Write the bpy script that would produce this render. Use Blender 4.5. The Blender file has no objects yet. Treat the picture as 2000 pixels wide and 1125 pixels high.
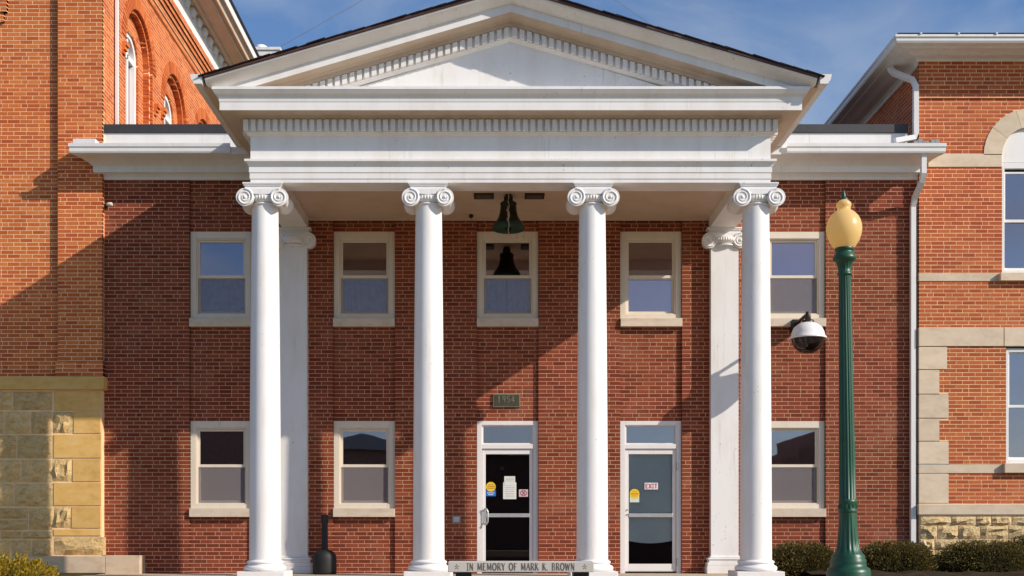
import bpy, math, random
from mathutils import Vector, Matrix
R = random.Random(7)
SC = bpy.context.scene
COL = SC.collection
PI = math.pi

# ------------------------------------------------------------------ camera
F = 2300.0            # focal length in photograph pixels (photo is 2000 wide)
VX, VY = 970.0, 1042.0   # vanishing point of the depth lines
EYE = 1.65
cam = bpy.data.cameras.new('camera')
cam.sensor_width = 36.0
cam.lens = F / 2000 * 36
cam.shift_x = (1000 - VX) / 2000
cam.shift_y = (VY - 562.5) / 2000
cam.clip_end = 3000
cam_o = bpy.data.objects.new('camera', cam)
cam_o.location = (0, 0, EYE)
cam_o.rotation_euler = (PI / 2, 0, 0)
COL.objects.link(cam_o)
SC.camera = cam_o
SC.render.resolution_x, SC.render.resolution_y = 1024, 576

# ------------------------------------------------------------------ sky and sun
SUN = Vector((1.94, -1.0, 1.28)).normalized()
EL = math.asin(SUN.z)
AZ = math.atan2(SUN.x, SUN.y)
w = bpy.data.worlds.new('World')
SC.world = w
w.use_nodes = True
nt = w.node_tree
sky = nt.nodes.new('ShaderNodeTexSky')
sky.sky_type = 'NISHITA'
sky.sun_disc = False
sky.sun_elevation = EL
sky.sun_rotation = AZ
sky.air_density = 1.0
sky.dust_density = 0.9
sky.ozone_density = 3.0
tc = nt.nodes.new('ShaderNodeTexCoord')
mp = nt.nodes.new('ShaderNodeMapping')
mp.inputs['Scale'].default_value = (1.2, 1.2, 3.2)
mp.inputs['Rotation'].default_value = (0.0, 0.35, 0.3)
nz = nt.nodes.new('ShaderNodeTexNoise')
nz.inputs['Scale'].default_value = 3.4
nz.inputs['Detail'].default_value = 9
nz.inputs['Distortion'].default_value = 0.6
nz.inputs['Roughness'].default_value = 0.55
cr = nt.nodes.new('ShaderNodeMapRange')
cr.inputs[1].default_value = 0.44
cr.inputs[2].default_value = 0.70
cr.inputs[3].default_value = 0.0
cr.inputs[4].default_value = 0.6
mx = nt.nodes.new('ShaderNodeMix')
mx.data_type = 'RGBA'
mx.inputs[7].default_value = (4.4, 5.1, 6.2, 1)
bg = nt.nodes['Background']
bg.inputs[1].default_value = 0.09
L = nt.links.new
L(tc.outputs['Generated'], mp.inputs[0]); L(mp.outputs[0], nz.inputs['Vector'])
L(nz.outputs['Fac'], cr.inputs[0]); L(cr.outputs[0], mx.inputs[0])
tint = nt.nodes.new('ShaderNodeMix')
tint.data_type = 'RGBA'
tint.blend_type = 'MULTIPLY'
tint.inputs[0].default_value = 1.0
tint.inputs[7].default_value = (1.06, 1.22, 1.42, 1)
L(sky.outputs[0], tint.inputs[6]); L(tint.outputs[2], mx.inputs[6]); L(mx.outputs[2], bg.inputs[0])

sl = bpy.data.lights.new('sun', 'SUN')
sl.energy = 4.6
sl.angle = math.radians(0.53)
sl.color = (1.0, 0.915, 0.80)
so = bpy.data.objects.new('sun', sl)
so.rotation_euler = SUN.to_track_quat('Z', 'Y').to_euler()
so.location = (30, -20, 30)
COL.objects.link(so)

SC.view_settings.view_transform = 'Standard'
SC.view_settings.look = 'None'
SC.view_settings.exposure = 0.19
SC.view_settings.gamma = 1.0
SC.view_settings.use_curve_mapping = False
SC.render.engine = 'CYCLES'
SC.cycles.max_bounces = 8
SC.cycles.transparent_max_bounces = 12


def px(x, Y):
    return (x - VX) * Y / F


def pz(y, Y):
    return EYE + (VY - y) * Y / F


# ------------------------------------------------------------------ materials
def nmat(name, rough=0.6, base=(.5, .5, .5), metal=0.0, spec=0.5):
    m = bpy.data.materials.new(name)
    m.use_nodes = True
    b = m.node_tree.nodes['Principled BSDF']
    b.inputs['Base Color'].default_value = (*base, 1)
    b.inputs['Roughness'].default_value = rough
    b.inputs['Metallic'].default_value = metal
    b.inputs['Specular IOR Level'].default_value = spec
    return m, m.node_tree, b


def pos_noise(t, scale, detail=4, rough=.55, stretch=(1, 1, 1), dist=0.0):
    g = t.nodes.new('ShaderNodeNewGeometry')
    mpn = t.nodes.new('ShaderNodeMapping')
    mpn.inputs['Scale'].default_value = stretch
    n = t.nodes.new('ShaderNodeTexNoise')
    n.inputs['Scale'].default_value = scale
    n.inputs['Detail'].default_value = detail
    n.inputs['Roughness'].default_value = rough
    n.inputs['Distortion'].default_value = dist
    t.links.new(g.outputs['Position'], mpn.inputs[0])
    t.links.new(mpn.outputs[0], n.inputs['Vector'])
    return n.outputs['Fac']


def ramp(t, fac, stops):
    r = t.nodes.new('ShaderNodeValToRGB')
    e = r.color_ramp.elements
    while len(e) < len(stops):
        e.new(0.5)
    for i, (p, c) in enumerate(stops):
        e[i].position = p
        e[i].color = (*c, 1) if len(c) == 3 else c
    t.links.new(fac, r.inputs[0])
    return r.outputs[0]


def mixc(t, fac, a, b, blend='MIX'):
    m = t.nodes.new('ShaderNodeMix')
    m.data_type = 'RGBA'
    m.blend_type = blend
    for v, i in ((fac, 0), (a, 6), (b, 7)):
        if isinstance(v, (int, float)):
            m.inputs[i].default_value = v
        elif isinstance(v, tuple):
            m.inputs[i].default_value = (*v, 1)
        else:
            t.links.new(v, m.inputs[i])
    return m.outputs[2]


def bump(t, b, h, strength, dist=0.01):
    n = t.nodes.new('ShaderNodeBump')
    n.inputs['Strength'].default_value = strength
    n.inputs['Distance'].default_value = dist
    t.links.new(h, n.inputs['Height'])
    t.links.new(n.outputs[0], b.inputs['Normal'])


def white_paint(name, base, chips=True, dirt=.35):
    m, t, b = nmat(name, .5)
    n1 = pos_noise(t, 3.0, 6, .65, (1, 1, .35))
    d = ramp(t, n1, [(.45, (0, 0, 0)), (.75, (1, 1, 1))])
    mm = t.nodes.new('ShaderNodeMath'); mm.operation = 'MULTIPLY'
    t.links.new(d, mm.inputs[0]); mm.inputs[1].default_value = dirt
    c = mixc(t, mm.outputs[0], base, tuple(v * k for v, k in zip(base, (.80, .74, .66))))
    n4 = pos_noise(t, 1.0, 5, .6, (16, 16, .9))
    n5 = pos_noise(t, .8, 3, .5)
    st = ramp(t, n4, [(.58, (0, 0, 0)), (.72, (.45, .45, .45))])
    sg = ramp(t, n5, [(.42, (0, 0, 0)), (.62, (1, 1, 1))])
    c = mixc(t, mixc(t, 1.0, st, sg, 'MULTIPLY'), c, tuple(v * k for v, k in zip(base, (.62, .56, .48))))
    if chips:
        n2 = pos_noise(t, 22.0, 3, .6)
        n3 = pos_noise(t, 1.3, 2, .5)
        k = ramp(t, n2, [(.675, (0, 0, 0)), (.70, (1, 1, 1))])
        k2 = ramp(t, n3, [(.50, (0, 0, 0)), (.60, (1, 1, 1))])
        mu = t.nodes.new('ShaderNodeMath'); mu.operation = 'MULTIPLY'
        t.links.new(k, mu.inputs[0]); t.links.new(k2, mu.inputs[1])
        c = mixc(t, mu.outputs[0], c, (.38, .35, .33))
    t.links.new(c, b.inputs['Base Color'])
    bump(t, b, pos_noise(t, 60, 3), .12, .004)
    return m


def brick_mat(name, stops, wear=(.46, .22, .14), wear_amt=.36):
    m, t, b = nmat(name, .85, spec=.25)
    g = t.nodes.new('ShaderNodeNewGeometry')
    oi = t.nodes.new('ShaderNodeObjectInfo')
    a = t.nodes.new('ShaderNodeMath'); a.operation = 'ADD'
    f = t.nodes.new('ShaderNodeMath'); f.operation = 'FRACT'
    t.links.new(g.outputs['Random Per Island'], a.inputs[0])
    t.links.new(oi.outputs['Random'], a.inputs[1])
    t.links.new(a.outputs[0], f.inputs[0])
    c = ramp(t, f.outputs[0], stops)
    n1 = pos_noise(t, 26, 5, .6)
    c = mixc(t, ramp(t, n1, [(.35, (.0, .0, .0)), (.8, (.35, .35, .35))]), c, tuple(x * .45 for x in stops[1][1]))
    n2 = pos_noise(t, 1.1, 5, .65)
    wv = ramp(t, n2, [(.55, (0, 0, 0)), (.78, (wear_amt,) * 3)])
    c = mixc(t, wv, c, wear)
    t.links.new(c, b.inputs['Base Color'])
    bump(t, b, pos_noise(t, 90, 4), .35, .004)
    return m


def stone_mat(name, c1, c2, c3, scale=7.0, bmp=.4, dist=.01, rnd=.5):
    m, t, b = nmat(name, .9, spec=.2)
    g = t.nodes.new('ShaderNodeNewGeometry')
    oi = t.nodes.new('ShaderNodeObjectInfo')
    a = t.nodes.new('ShaderNodeMath'); a.operation = 'ADD'
    f = t.nodes.new('ShaderNodeMath'); f.operation = 'FRACT'
    t.links.new(g.outputs['Random Per Island'], a.inputs[0])
    t.links.new(oi.outputs['Random'], a.inputs[1])
    t.links.new(a.outputs[0], f.inputs[0])
    n = pos_noise(t, scale, 7, .68, (1, 1, 1.8), .3)
    c = ramp(t, n, [(.28, c1), (.5, c2), (.74, c3)])
    br = ramp(t, f.outputs[0], [(0, (1 - rnd * .5,) * 3), (1, (1, 1, 1))])
    c = mixc(t, 1.0, c, br, 'MULTIPLY')
    t.links.new(c, b.inputs['Base Color'])
    bump(t, b, pos_noise(t, scale * (2.2 if bmp > .8 else 5), 8, .72), bmp, dist * (1.6 if bmp > .8 else 1))
    return m


def plain(name, base, rough=.5, metal=0.0, var=.2, scale=6, spec=.5):
    m, t, b = nmat(name, rough, base, metal, spec)
    n = pos_noise(t, scale, 5, .6)
    c = mixc(t, ramp(t, n, [(.35, (0, 0, 0)), (.75, (1, 1, 1))]), base, tuple(v * (1 - var) for v in base))
    t.links.new(c, b.inputs['Base Color'])
    return m


M = {}
M['white'] = white_paint('white_paint', (.80, .775, .755), dirt=.5)
M['white_clean'] = white_paint('white_paint_trim', (.78, .755, .73), chips=False, dirt=.45)
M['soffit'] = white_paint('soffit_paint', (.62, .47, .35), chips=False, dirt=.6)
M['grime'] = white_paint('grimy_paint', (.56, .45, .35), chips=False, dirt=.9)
M['frame'] = white_paint('window_frame_paint', (.72, .63, .51), chips=False, dirt=.35)
M['alu'] = white_paint('door_frame_paint', (.76, .73, .71), chips=False, dirt=.2)
M['gutter'] = white_paint('gutter_metal', (.74, .725, .71), chips=False, dirt=.35)
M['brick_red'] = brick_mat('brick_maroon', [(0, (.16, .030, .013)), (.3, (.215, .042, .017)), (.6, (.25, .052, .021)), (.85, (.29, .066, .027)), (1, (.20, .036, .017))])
M['brick_orange'] = brick_mat('brick_orange', [(0, (.44, .085, .024)), (.3, (.55, .125, .032)), (.6, (.61, .155, .038)), (.85, (.67, .20, .055)), (1, (.46, .09, .026))], (.6, .30, .16), .2)
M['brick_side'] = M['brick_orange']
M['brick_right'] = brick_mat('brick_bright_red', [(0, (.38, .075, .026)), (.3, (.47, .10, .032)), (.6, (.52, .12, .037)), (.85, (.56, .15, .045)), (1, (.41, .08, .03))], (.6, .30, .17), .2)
M['mortar'] = plain('mortar_cream', (.57, .34, .21), .95, var=.25, scale=5, spec=.1)
M['mortar_old'] = plain('mortar_tan', (.93, .63, .36), .95, var=.25, scale=5, spec=.1)
M['sill'] = stone_mat('sill_stone', (.55, .44, .33), (.66, .55, .43), (.70, .60, .48), 5, .15, .004, .2)
M['belt'] = stone_mat('buff_stone', (.60, .47, .33), (.70, .56, .41), (.76, .63, .47), 4, .2, .004, .25)
M['ochre'] = stone_mat('ochre_stone', (.58, .33, .10), (.72, .43, .135), (.75, .50, .21), 4, .25, .005, .3)
M['rough'] = stone_mat('rough_limestone', (.58, .34, .13), (.84, .57, .25), (.88, .68, .38), 8, 1.0, .03, .45)
M['rubble'] = stone_mat('yellow_rubble', (.54, .35, .15), (.76, .56, .29), (.84, .69, .45), 8, 1.0, .03, .45)
M['block'] = stone_mat('block_stone', (.50, .36, .24), (.62, .47, .32), (.68, .53, .38), 4, .25, .004, .2)
M['granite'] = stone_mat('bench_granite', (.40, .37, .34), (.50, .47, .43), (.56, .53, .49), 60, .2, .002, .1)
M['concrete'] = plain('concrete', (.36, .28, .195), .9, var=.2, scale=2)
M['porch'] = plain('porch_concrete', (.52, .40, .29), .85, var=.25, scale=3)
M['lawn'] = plain('winter_lawn', (.16, .15, .06), .95, var=.4, scale=3)
M['asphalt'] = plain('asphalt', (.06, .06, .06), .9, var=.2)
M['mulch'] = plain('mulch', (.045, .032, .018), .98, var=.5, scale=30, spec=.1)
M['shingle'] = plain('roof_shingle', (.018, .015, .015), .9, var=.4, scale=20, spec=.2)
M['brown'] = plain('brown_trim', (.085, .032, .024), .6, var=.2)
M['dark_cap'] = plain('dark_roof_edge', (.045, .04, .042), .55, var=.25)
M['green'] = plain('green_enamel', (.007, .068, .031), .40, var=.25, scale=9)
M['bell'] = plain('bell_bronze', (.028, .024, .014), .5, .55, var=.5, scale=14)
M['bell_rim'] = plain('bell_patina', (.018, .06, .036), .6, .3, var=.5, scale=14)
M['black'] = plain('black_plastic', (.009, .008, .009), .65, var=.3)
M['dark_metal'] = plain('dark_metal', (.03, .026, .022), .45, .5)
M['grey_metal'] = plain('grey_metal', (.30, .29, .29), .45, .3)
M['steel'] = plain('steel', (.62, .61, .59), .35, .6)
M['rope'] = plain('rope', (.46, .37, .28), .9, var=.3, scale=40)
M['plaque'] = plain('bronze_plaque', (.085, .072, .042), .5, .35, var=.35, scale=20)
M['plaque_edge'] = plain('bronze_edge', (.26, .24, .15), .4, .5, var=.3)
M['cam_white'] = plain('camera_housing', (.76, .75, .75), .35, var=.1)
M['ink'] = plain('engraved_letters', (.12, .105, .09), .9)
M['paper'] = plain('paper', (.72, .72, .68), .8, var=.1, scale=40)
M['print'] = plain('grey_print', (.42, .42, .41), .8)
M['yellow'] = plain('yellow_sticker', (.80, .52, .02), .5, var=.05)
M['orange_print'] = plain('orange_print', (.50, .24, .02), .6)
M['blue'] = plain('blue_sticker', (.02, .14, .52), .5, var=.05)
M['pale_blue'] = plain('pale_blue_print', (.45, .60, .85), .6)
M['pale_green'] = plain('pale_green_sticker', (.60, .68, .55), .6)
M['pink'] = plain('pink_sticker', (.66, .48, .52), .6)
M['crimson'] = plain('crimson_print', (.24, .015, .045), .6)
M['rose'] = plain('rose_print', (.48, .10, .20), .6)
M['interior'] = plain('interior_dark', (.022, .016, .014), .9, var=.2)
M['curtain'] = plain('mauve_curtain', (.30, .26, .38), .9, var=.65, scale=11)
M['blind'] = plain('teal_grey_blind', (.76, .89, .90), .8, var=.15, scale=2)
M['blind_pale'] = plain('pale_blind', (.86, .74, .78), .8, var=.1)  # pale blinds, and the reflection colour painted behind the arched panes
M['panel_white'] = white_paint('arch_panel_paint', (.80, .77, .74), chips=False, dirt=.15)
M['shop_brick'] = plain('shop_brick', (.34, .18, .13), .9, var=.3)
M['lens'] = None


def glass_mat(name, refl, tint, rough=0.0):
    m = bpy.data.materials.new(name)
    m.use_nodes = True
    t = m.node_tree
    for n in list(t.nodes):
        t.nodes.remove(n)
    o = t.nodes.new('ShaderNodeOutputMaterial')
    gl = t.nodes.new('ShaderNodeBsdfGlossy')
    gl.inputs['Roughness'].default_value = rough
    gl.inputs['Color'].default_value = (.97, .88, .91, 1)
    tr = t.nodes.new('ShaderNodeBsdfTransparent')
    tr.inputs['Color'].default_value = (*tint, 1)
    lw = t.nodes.new('ShaderNodeLayerWeight')
    lw.inputs['Blend'].default_value = .25
    mr = t.nodes.new('ShaderNodeMapRange')
    mr.inputs[3].default_value = refl
    mr.inputs[4].default_value = 1.0
    mix = t.nodes.new('ShaderNodeMixShader')
    n = pos_noise(t, 1.4, 2, .5)
    bp = t.nodes.new('ShaderNodeBump')
    bp.inputs['Strength'].default_value = .03
    bp.inputs['Distance'].default_value = .02
    t.links.new(n, bp.inputs['Height'])
    t.links.new(bp.outputs[0], gl.inputs['Normal'])
    t.links.new(lw.outputs['Fresnel'], mr.inputs[0])
    t.links.new(mr.outputs[0], mix.inputs[0])
    t.links.new(tr.outputs[0], mix.inputs[1])
    t.links.new(gl.outputs[0], mix.inputs[2])
    t.links.new(mix.outputs[0], o.inputs[0])
    return m


M['glass'] = glass_mat('window_glass', .25, (.58, .55, .60), .012)
M['glass_dark'] = glass_mat('door_glass', .03, (.86, .88, .88))
M['glass_clear'] = glass_mat('clear_window_glass', .14, (.92, .90, .92))


def screen_mat(name='insect_screen', dens=.42):
    m = bpy.data.materials.new(name)
    m.use_nodes = True
    t = m.node_tree
    for n in list(t.nodes):
        t.nodes.remove(n)
    o = t.nodes.new('ShaderNodeOutputMaterial')
    d = t.nodes.new('ShaderNodeBsdfDiffuse')
    d.inputs['Color'].default_value = (.28, .245, .25, 1)
    tr = t.nodes.new('ShaderNodeBsdfTransparent')
    mix = t.nodes.new('ShaderNodeMixShader')
    mix.inputs[0].default_value = dens
    t.links.new(tr.outputs[0], mix.inputs[1])
    t.links.new(d.outputs[0], mix.inputs[2])
    t.links.new(mix.outputs[0], o.inputs[0])
    return m


M['screen'] = screen_mat()
M['screen_fine'] = screen_mat('fine_insect_screen', .2)


def globe_mat():
    m, t, b = nmat('amber_globe', .32, (.95, .71, .32))
    o = t.nodes['Material Output']
    tl = t.nodes.new('ShaderNodeBsdfTranslucent')
    tl.inputs['Color'].default_value = (.98, .75, .35, 1)
    mix = t.nodes.new('ShaderNodeMixShader')
    mix.inputs[0].default_value = .5
    t.links.new(b.outputs[0], mix.inputs[1])
    t.links.new(tl.outputs[0], mix.inputs[2])
    t.links.new(mix.outputs[0], o.inputs[0])
    return m


M['globe'] = globe_mat()
mm_, tt_, bb_ = nmat('smoked_dome', .08, (.012, .006, .006))
M['dome'] = mm_


def leaf_mat(name, stops, trans=.25):
    m, t, b = nmat(name, .6, spec=.3)
    g = t.nodes.new('ShaderNodeNewGeometry')
    c = ramp(t, g.outputs['Random Per Island'], stops)
    t.links.new(c, b.inputs['Base Color'])
    o = t.nodes['Material Output']
    tl = t.nodes.new('ShaderNodeBsdfTranslucent')
    t.links.new(c, tl.inputs['Color'])
    mix = t.nodes.new('ShaderNodeMixShader')
    mix.inputs[0].default_value = trans
    t.links.new(b.outputs[0], mix.inputs[1])
    t.links.new(tl.outputs[0], mix.inputs[2])
    t.links.new(mix.outputs[0], o.inputs[0])
    return m


M['yew'] = leaf_mat('yew_leaves', [(0, (.05, .042, .012)), (.4, (.10, .085, .02)), (.75, (.15, .115, .026)), (1, (.22, .14, .04))])
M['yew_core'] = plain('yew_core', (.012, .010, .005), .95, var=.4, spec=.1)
M['gold'] = leaf_mat('golden_leaves', [(0, (.07, .075, .008)), (.35, (.24, .19, .012)), (.7, (.52, .36, .02)), (1, (.62, .33, .02))])
M['twig'] = plain('twig', (.06, .04, .025), .9)


# ------------------------------------------------------------------ mesh builder
class MB:
    def __init__(self):
        self.v, self.f, self.mi, self.sm = [], [], [], []

    def quad(self, a, b, c, d, m=0, s=False):
        n = len(self.v)
        self.v += [tuple(a), tuple(b), tuple(c), tuple(d)]
        self.f.append((n, n + 1, n + 2, n + 3)); self.mi.append(m); self.sm.append(s)

    def box(self, x0, x1, y0, y1, z0, z1, m=0):
        n = len(self.v)
        self.v += [(x, y, z) for x in (x0, x1) for y in (y0, y1) for z in (z0, z1)]
        for q in ((0, 1, 3, 2), (4, 6, 7, 5), (0, 4, 5, 1), (2, 3, 7, 6), (0, 2, 6, 4), (1, 5, 7, 3)):
            self.f.append(tuple(n + i for i in q)); self.mi.append(m); self.sm.append(False)
        return self

    def rings(self, rings, closed=True, caps=(True, True), m=0, smooth=False, ms=None):
        """skin a list of equal-length point rings"""
        n = len(self.v)
        k = len(rings[0])
        for r in rings:
            self.v += [tuple(p) for p in r]
        for i in range(len(rings) - 1):
            for j in range(k if closed else k - 1):
                a = n + i * k + j
                b = n + i * k + (j + 1) % k
                self.f.append((a, b, b + k, a + k)); self.mi.append(ms[j] if ms else m); self.sm.append(smooth)
        if closed:
            def own(b_):
                if not smooth:
                    return b_
                self.v += self.v[b_:b_ + k]
                return len(self.v) - k
            if caps[0]:
                e = own(n)
                self.f.append(tuple(e + j for j in range(k))[::-1]); self.mi.append(m); self.sm.append(False)
            if caps[1]:
                e = own(n + (len(rings) - 1) * k)
                self.f.append(tuple(e + j for j in range(k))); self.mi.append(m); self.sm.append(False)
        return self

    def lathe(self, prof, c=(0, 0), seg=32, m=0, smooth=True, mod=None, caps=(True, True)):
        rs = []
        for r, z in prof:
            rs.append([(c[0] + (r * (mod(a, z) if mod else 1)) * math.cos(a), c[1] + (r * (mod(a, z) if mod else 1)) * math.sin(a), z)
                       for a in (2 * PI * j / seg for j in range(seg))])
        return self.rings(rs, True, caps, m, smooth)

    def tube(self, pts, r, seg=8, m=0, square=False):
        pts = [Vector(p) for p in pts]
        rs = []
        for i, p in enumerate(pts):
            d = (pts[min(i + 1, len(pts) - 1)] - pts[max(i - 1, 0)]).normalized()
            up = Vector((0, 1, 0)) if abs(d.y) < .9 else Vector((1, 0, 0))
            a = d.cross(up).normalized()
            b = d.cross(a).normalized()
            rr = r[i] if isinstance(r, (list, tuple)) else r
            rs.append([p + (a * math.cos(t) + b * math.sin(t)) * rr for t in
                       ((2 * PI * (j + (.5 if square else 0)) / seg) for j in range(seg))])
        return self.rings(rs, True, (True, True), m, not square)

    def sweep(self, prof, path, m=0, closed_prof=True, ms=None):
        """prof: (offset outward, z); path: plan polyline, outward is to its right"""
        n = len(path)
        dirs = [(Vector(path[i + 1]) - Vector(path[i])).normalized() for i in range(n - 1)]
        nor = [Vector((d.y, -d.x)) for d in dirs]
        rs = []
        for i, p in enumerate(path):
            if i == 0:
                o = nor[0]
            elif i == n - 1:
                o = nor[-1]
            else:
                o = (nor[i - 1] + nor[i])
                o = o / o.dot(nor[i])
            rs.append([(p[0] + o.x * q[0], p[1] + o.y * q[0], q[1]) for q in prof])
        return self.rings(rs, closed_prof, (True, True), m, ms=ms)

    def mesh(self, name, mats):
        me = bpy.data.meshes.new(name)
        me.from_pydata(self.v, [], self.f)
        for mt in (mats if isinstance(mats, (list, tuple)) else [mats]):
            me.materials.append(M[mt] if isinstance(mt, str) else mt)
        me.polygons.foreach_set('material_index', self.mi)
        me.polygons.foreach_set('use_smooth', self.sm)
        me.update()
        return me

    def build(self, name, mats, parent=None, fix=False, bevel=0, **props):
        me = self.mesh(name, mats)
        if fix:
            import bmesh
            bm = bmesh.new(); bm.from_mesh(me)
            bmesh.ops.remove_doubles(bm, verts=bm.verts, dist=1e-5)
            bmesh.ops.recalc_face_normals(bm, faces=bm.faces)
            bm.to_mesh(me); bm.free()
        o = link(name, me, parent, **props)
        if bevel:
            b = o.modifiers.new('bevel', 'BEVEL')
            b.width = bevel; b.segments = 2; b.limit_method = 'ANGLE'
        return o


def link(name, me, parent=None, loc=None, **props):
    o = bpy.data.objects.new(name, me)
    COL.objects.link(o)
    if parent is not None:
        o.parent = parent
    if loc is not None:
        o.location = loc
    for k, v in props.items():
        o[k] = v
    return o


def thing(name, label, cat, group=None, loc=None):
    o = link(name, None, None, loc)
    o.empty_display_size = .2
    o['label'] = label; o['category'] = cat
    if group:
        o['group'] = group
    return o


def copy_obj(o, parent=None, loc=None):
    c = o.copy()
    COL.objects.link(c)
    if parent is not None:
        c.parent = parent
    if loc is not None:
        c.location = loc
    return c


# ------------------------------------------------------------------ brickwork
CH = .0672           # course height
BL = .2126           # stretcher pitch
JT = .0114           # joint


class Wall:
    """collects mortar backing and single bricks for one building"""
    def __init__(self):
        self.back = MB()
        self.bricks = []          # (o, u, n, u0, u1, z0, z1, depth, full)

    def intervals(self, z, u0, u1, holes):
        cut = []
        for h in holes:
            iv = h(z)
            if iv:
                cut.append(iv)
        cut.sort()
        out, a = [], u0
        for c0, c1 in cut:
            if c0 > a + 1e-4:
                out.append((a, min(c0, u1)))
            a = max(a, c1)
            if a >= u1:
                break
        if a < u1 - 1e-4:
            out.append((a, u1))
        return out

    def add(self, o, u, n, u0, u1, z0, z1, holes=(), zb=(), depth=.06, proud=.0022, shift=0.0, thick=.10, bevel_arch=False, keep=None, backing=True):
        """o + u*U is the face plane; n outward. holes: f(z)->(a,b) or None; zb: extra z levels where holes start/end"""
        o, u, n = Vector(o), Vector(u), Vector(n)
        P = lambda a, z, d: (o.x + u.x * a + n.x * d, o.y + u.y * a + n.y * d, z)
        i0 = int(math.floor(z0 / CH)); i1 = int(math.ceil(z1 / CH))
        lv = sorted(set([z0, z1] + [i * CH for i in range(i0, i1 + 1) if z0 < i * CH < z1] + [b for b in zb if z0 < b < z1]))
        bk = self.back
        for a, b in zip(lv[:-1], lv[1:]):
            if b - a < 1e-5 or not backing:
                continue
            e = min(1e-4, (b - a) * .2)
            lo = self.intervals(a + e, u0, u1, holes)
            hi = self.intervals(b - e, u0, u1, holes)
            if len(lo) != len(hi):
                lo = hi = self.intervals((a + b) / 2, u0, u1, holes)
            for (p, q), (r, s) in zip(lo, hi):
                ring = lambda d: [P(p, a, d), P(q, a, d), P(s, b, d), P(r, b, d)]
                f, bb = ring(-proud), ring(-thick)
                nn = len(bk.v)
                bk.v += f + bb
                for qd in ((0, 1, 2, 3), (0, 3, 7, 4), (1, 5, 6, 2), (0, 4, 5, 1), (3, 2, 6, 7)):
                    bk.f.append(tuple(nn + k for k in qd)); bk.mi.append(0); bk.sm.append(False)
        for i in range(i0, i1 + 1):
            a, b = i * CH + JT / 2, (i + 1) * CH - JT / 2
            a2, b2 = max(a, z0), min(b, z1)
            if b2 - a2 < .007:
                continue
            zc = (a2 + b2) / 2
            ivs = self.intervals(zc, u0, u1, holes)
            head = (i % 6 == 0)
            for (p, q) in ivs:
                # pattern on a global grid in u, shifted per course
                if head:
                    pitch = BL * 1.5
                    s = math.floor((p - shift) / pitch - 1) * pitch + shift + (i % 5) * .01
                    cuts = []
                    while s < q + pitch:
                        cuts += [s, s + BL]
                        s += pitch
                else:
                    s = math.floor((p - shift) / BL - 1) * BL + shift + (BL / 2 if i % 2 else 0)
                    cuts = []
                    while s < q + BL:
                        cuts.append(s)
                        s += BL
                cuts = [p] + [c for c in cuts if p + .045 < c < q - .045] + [q]
                for k in range(len(cuts) - 1):
                    l = cuts[k] + (JT / 2 if k else 0)
                    r = cuts[k + 1] - (JT / 2 if k < len(cuts) - 2 else 0)
                    if r - l < .02:
                        continue
                    if keep and not keep((l + r) / 2, zc):
                        continue
                    full = (not head) and abs((r - l) - (BL - JT)) < 1e-4 and abs((b2 - a2) - (CH - JT)) < 1e-4
                    self.bricks.append((o, u, n, l, r, a2, b2, depth, full))

    def finish(self, parent, mat, mortar, score, nmax=300):
        wall = self.back.build('wall', mortar, parent, fix=True)
        full = [b for b in self.bricks if b[8]]
        full.sort(key=lambda b: score(b[0] + b[1] * ((b[3] + b[4]) / 2) + Vector((0, 0, (b[5] + b[6]) / 2)), b[2]))
        pick = full[:nmax]
        ids = set(id(b) for b in pick)
        mb = MB()
        for b in self.bricks:
            if id(b) in ids:
                continue
            o, u, n, l, r, z0, z1, d, _ = b
            j = R.uniform(-.0010, .0010)
            c = [(o.x + u.x * s + n.x * t, o.y + u.y * s + n.y * t, z) for s in (l, r) for t in (-d, j) for z in (z0, z1)]
            nn = len(mb.v)
            mb.v += c
            for q in ((4, 6, 7, 5), (0, 1, 3, 2), (2, 3, 7, 6), (0, 2, 6, 4), (1, 5, 7, 3)):
                mb.f.append(tuple(nn + k for k in q)); mb.mi.append(0); mb.sm.append(False)
        mb.build('bricks', mat, wall, fix=False, kind='stuff')
        # one shared stretcher, its front face at local y=0 facing -Y
        W, H, D = BL - JT, CH - JT, .06
        proto = MB().box(-W / 2, W / 2, 0, D, -H / 2, H / 2).mesh('brick', mat)
        for b in pick:
            o, u, n = b[0], b[1], b[2]
            c = o + u * ((b[3] + b[4]) / 2) + Vector((0, 0, (b[5] + b[6]) / 2)) + n * R.uniform(-.0010, .0010)
            ob = link('brick', proto, wall, c)
            ob.rotation_euler = (0, 0, math.atan2(u.y, u.x))
        return wall


def rect_hole(a, b, z0, z1):
    return lambda z: (a, b) if z0 < z < z1 else None


def arch_hole(c, r, z0, zs):
    def f(z):
        if z0 < z <= zs:
            return (c - r, c + r)
        if zs < z < zs + r:
            k = math.sqrt(max(0, r * r - (z - zs) ** 2))
            return (c - k, c + k)
        return None
    return f


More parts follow.
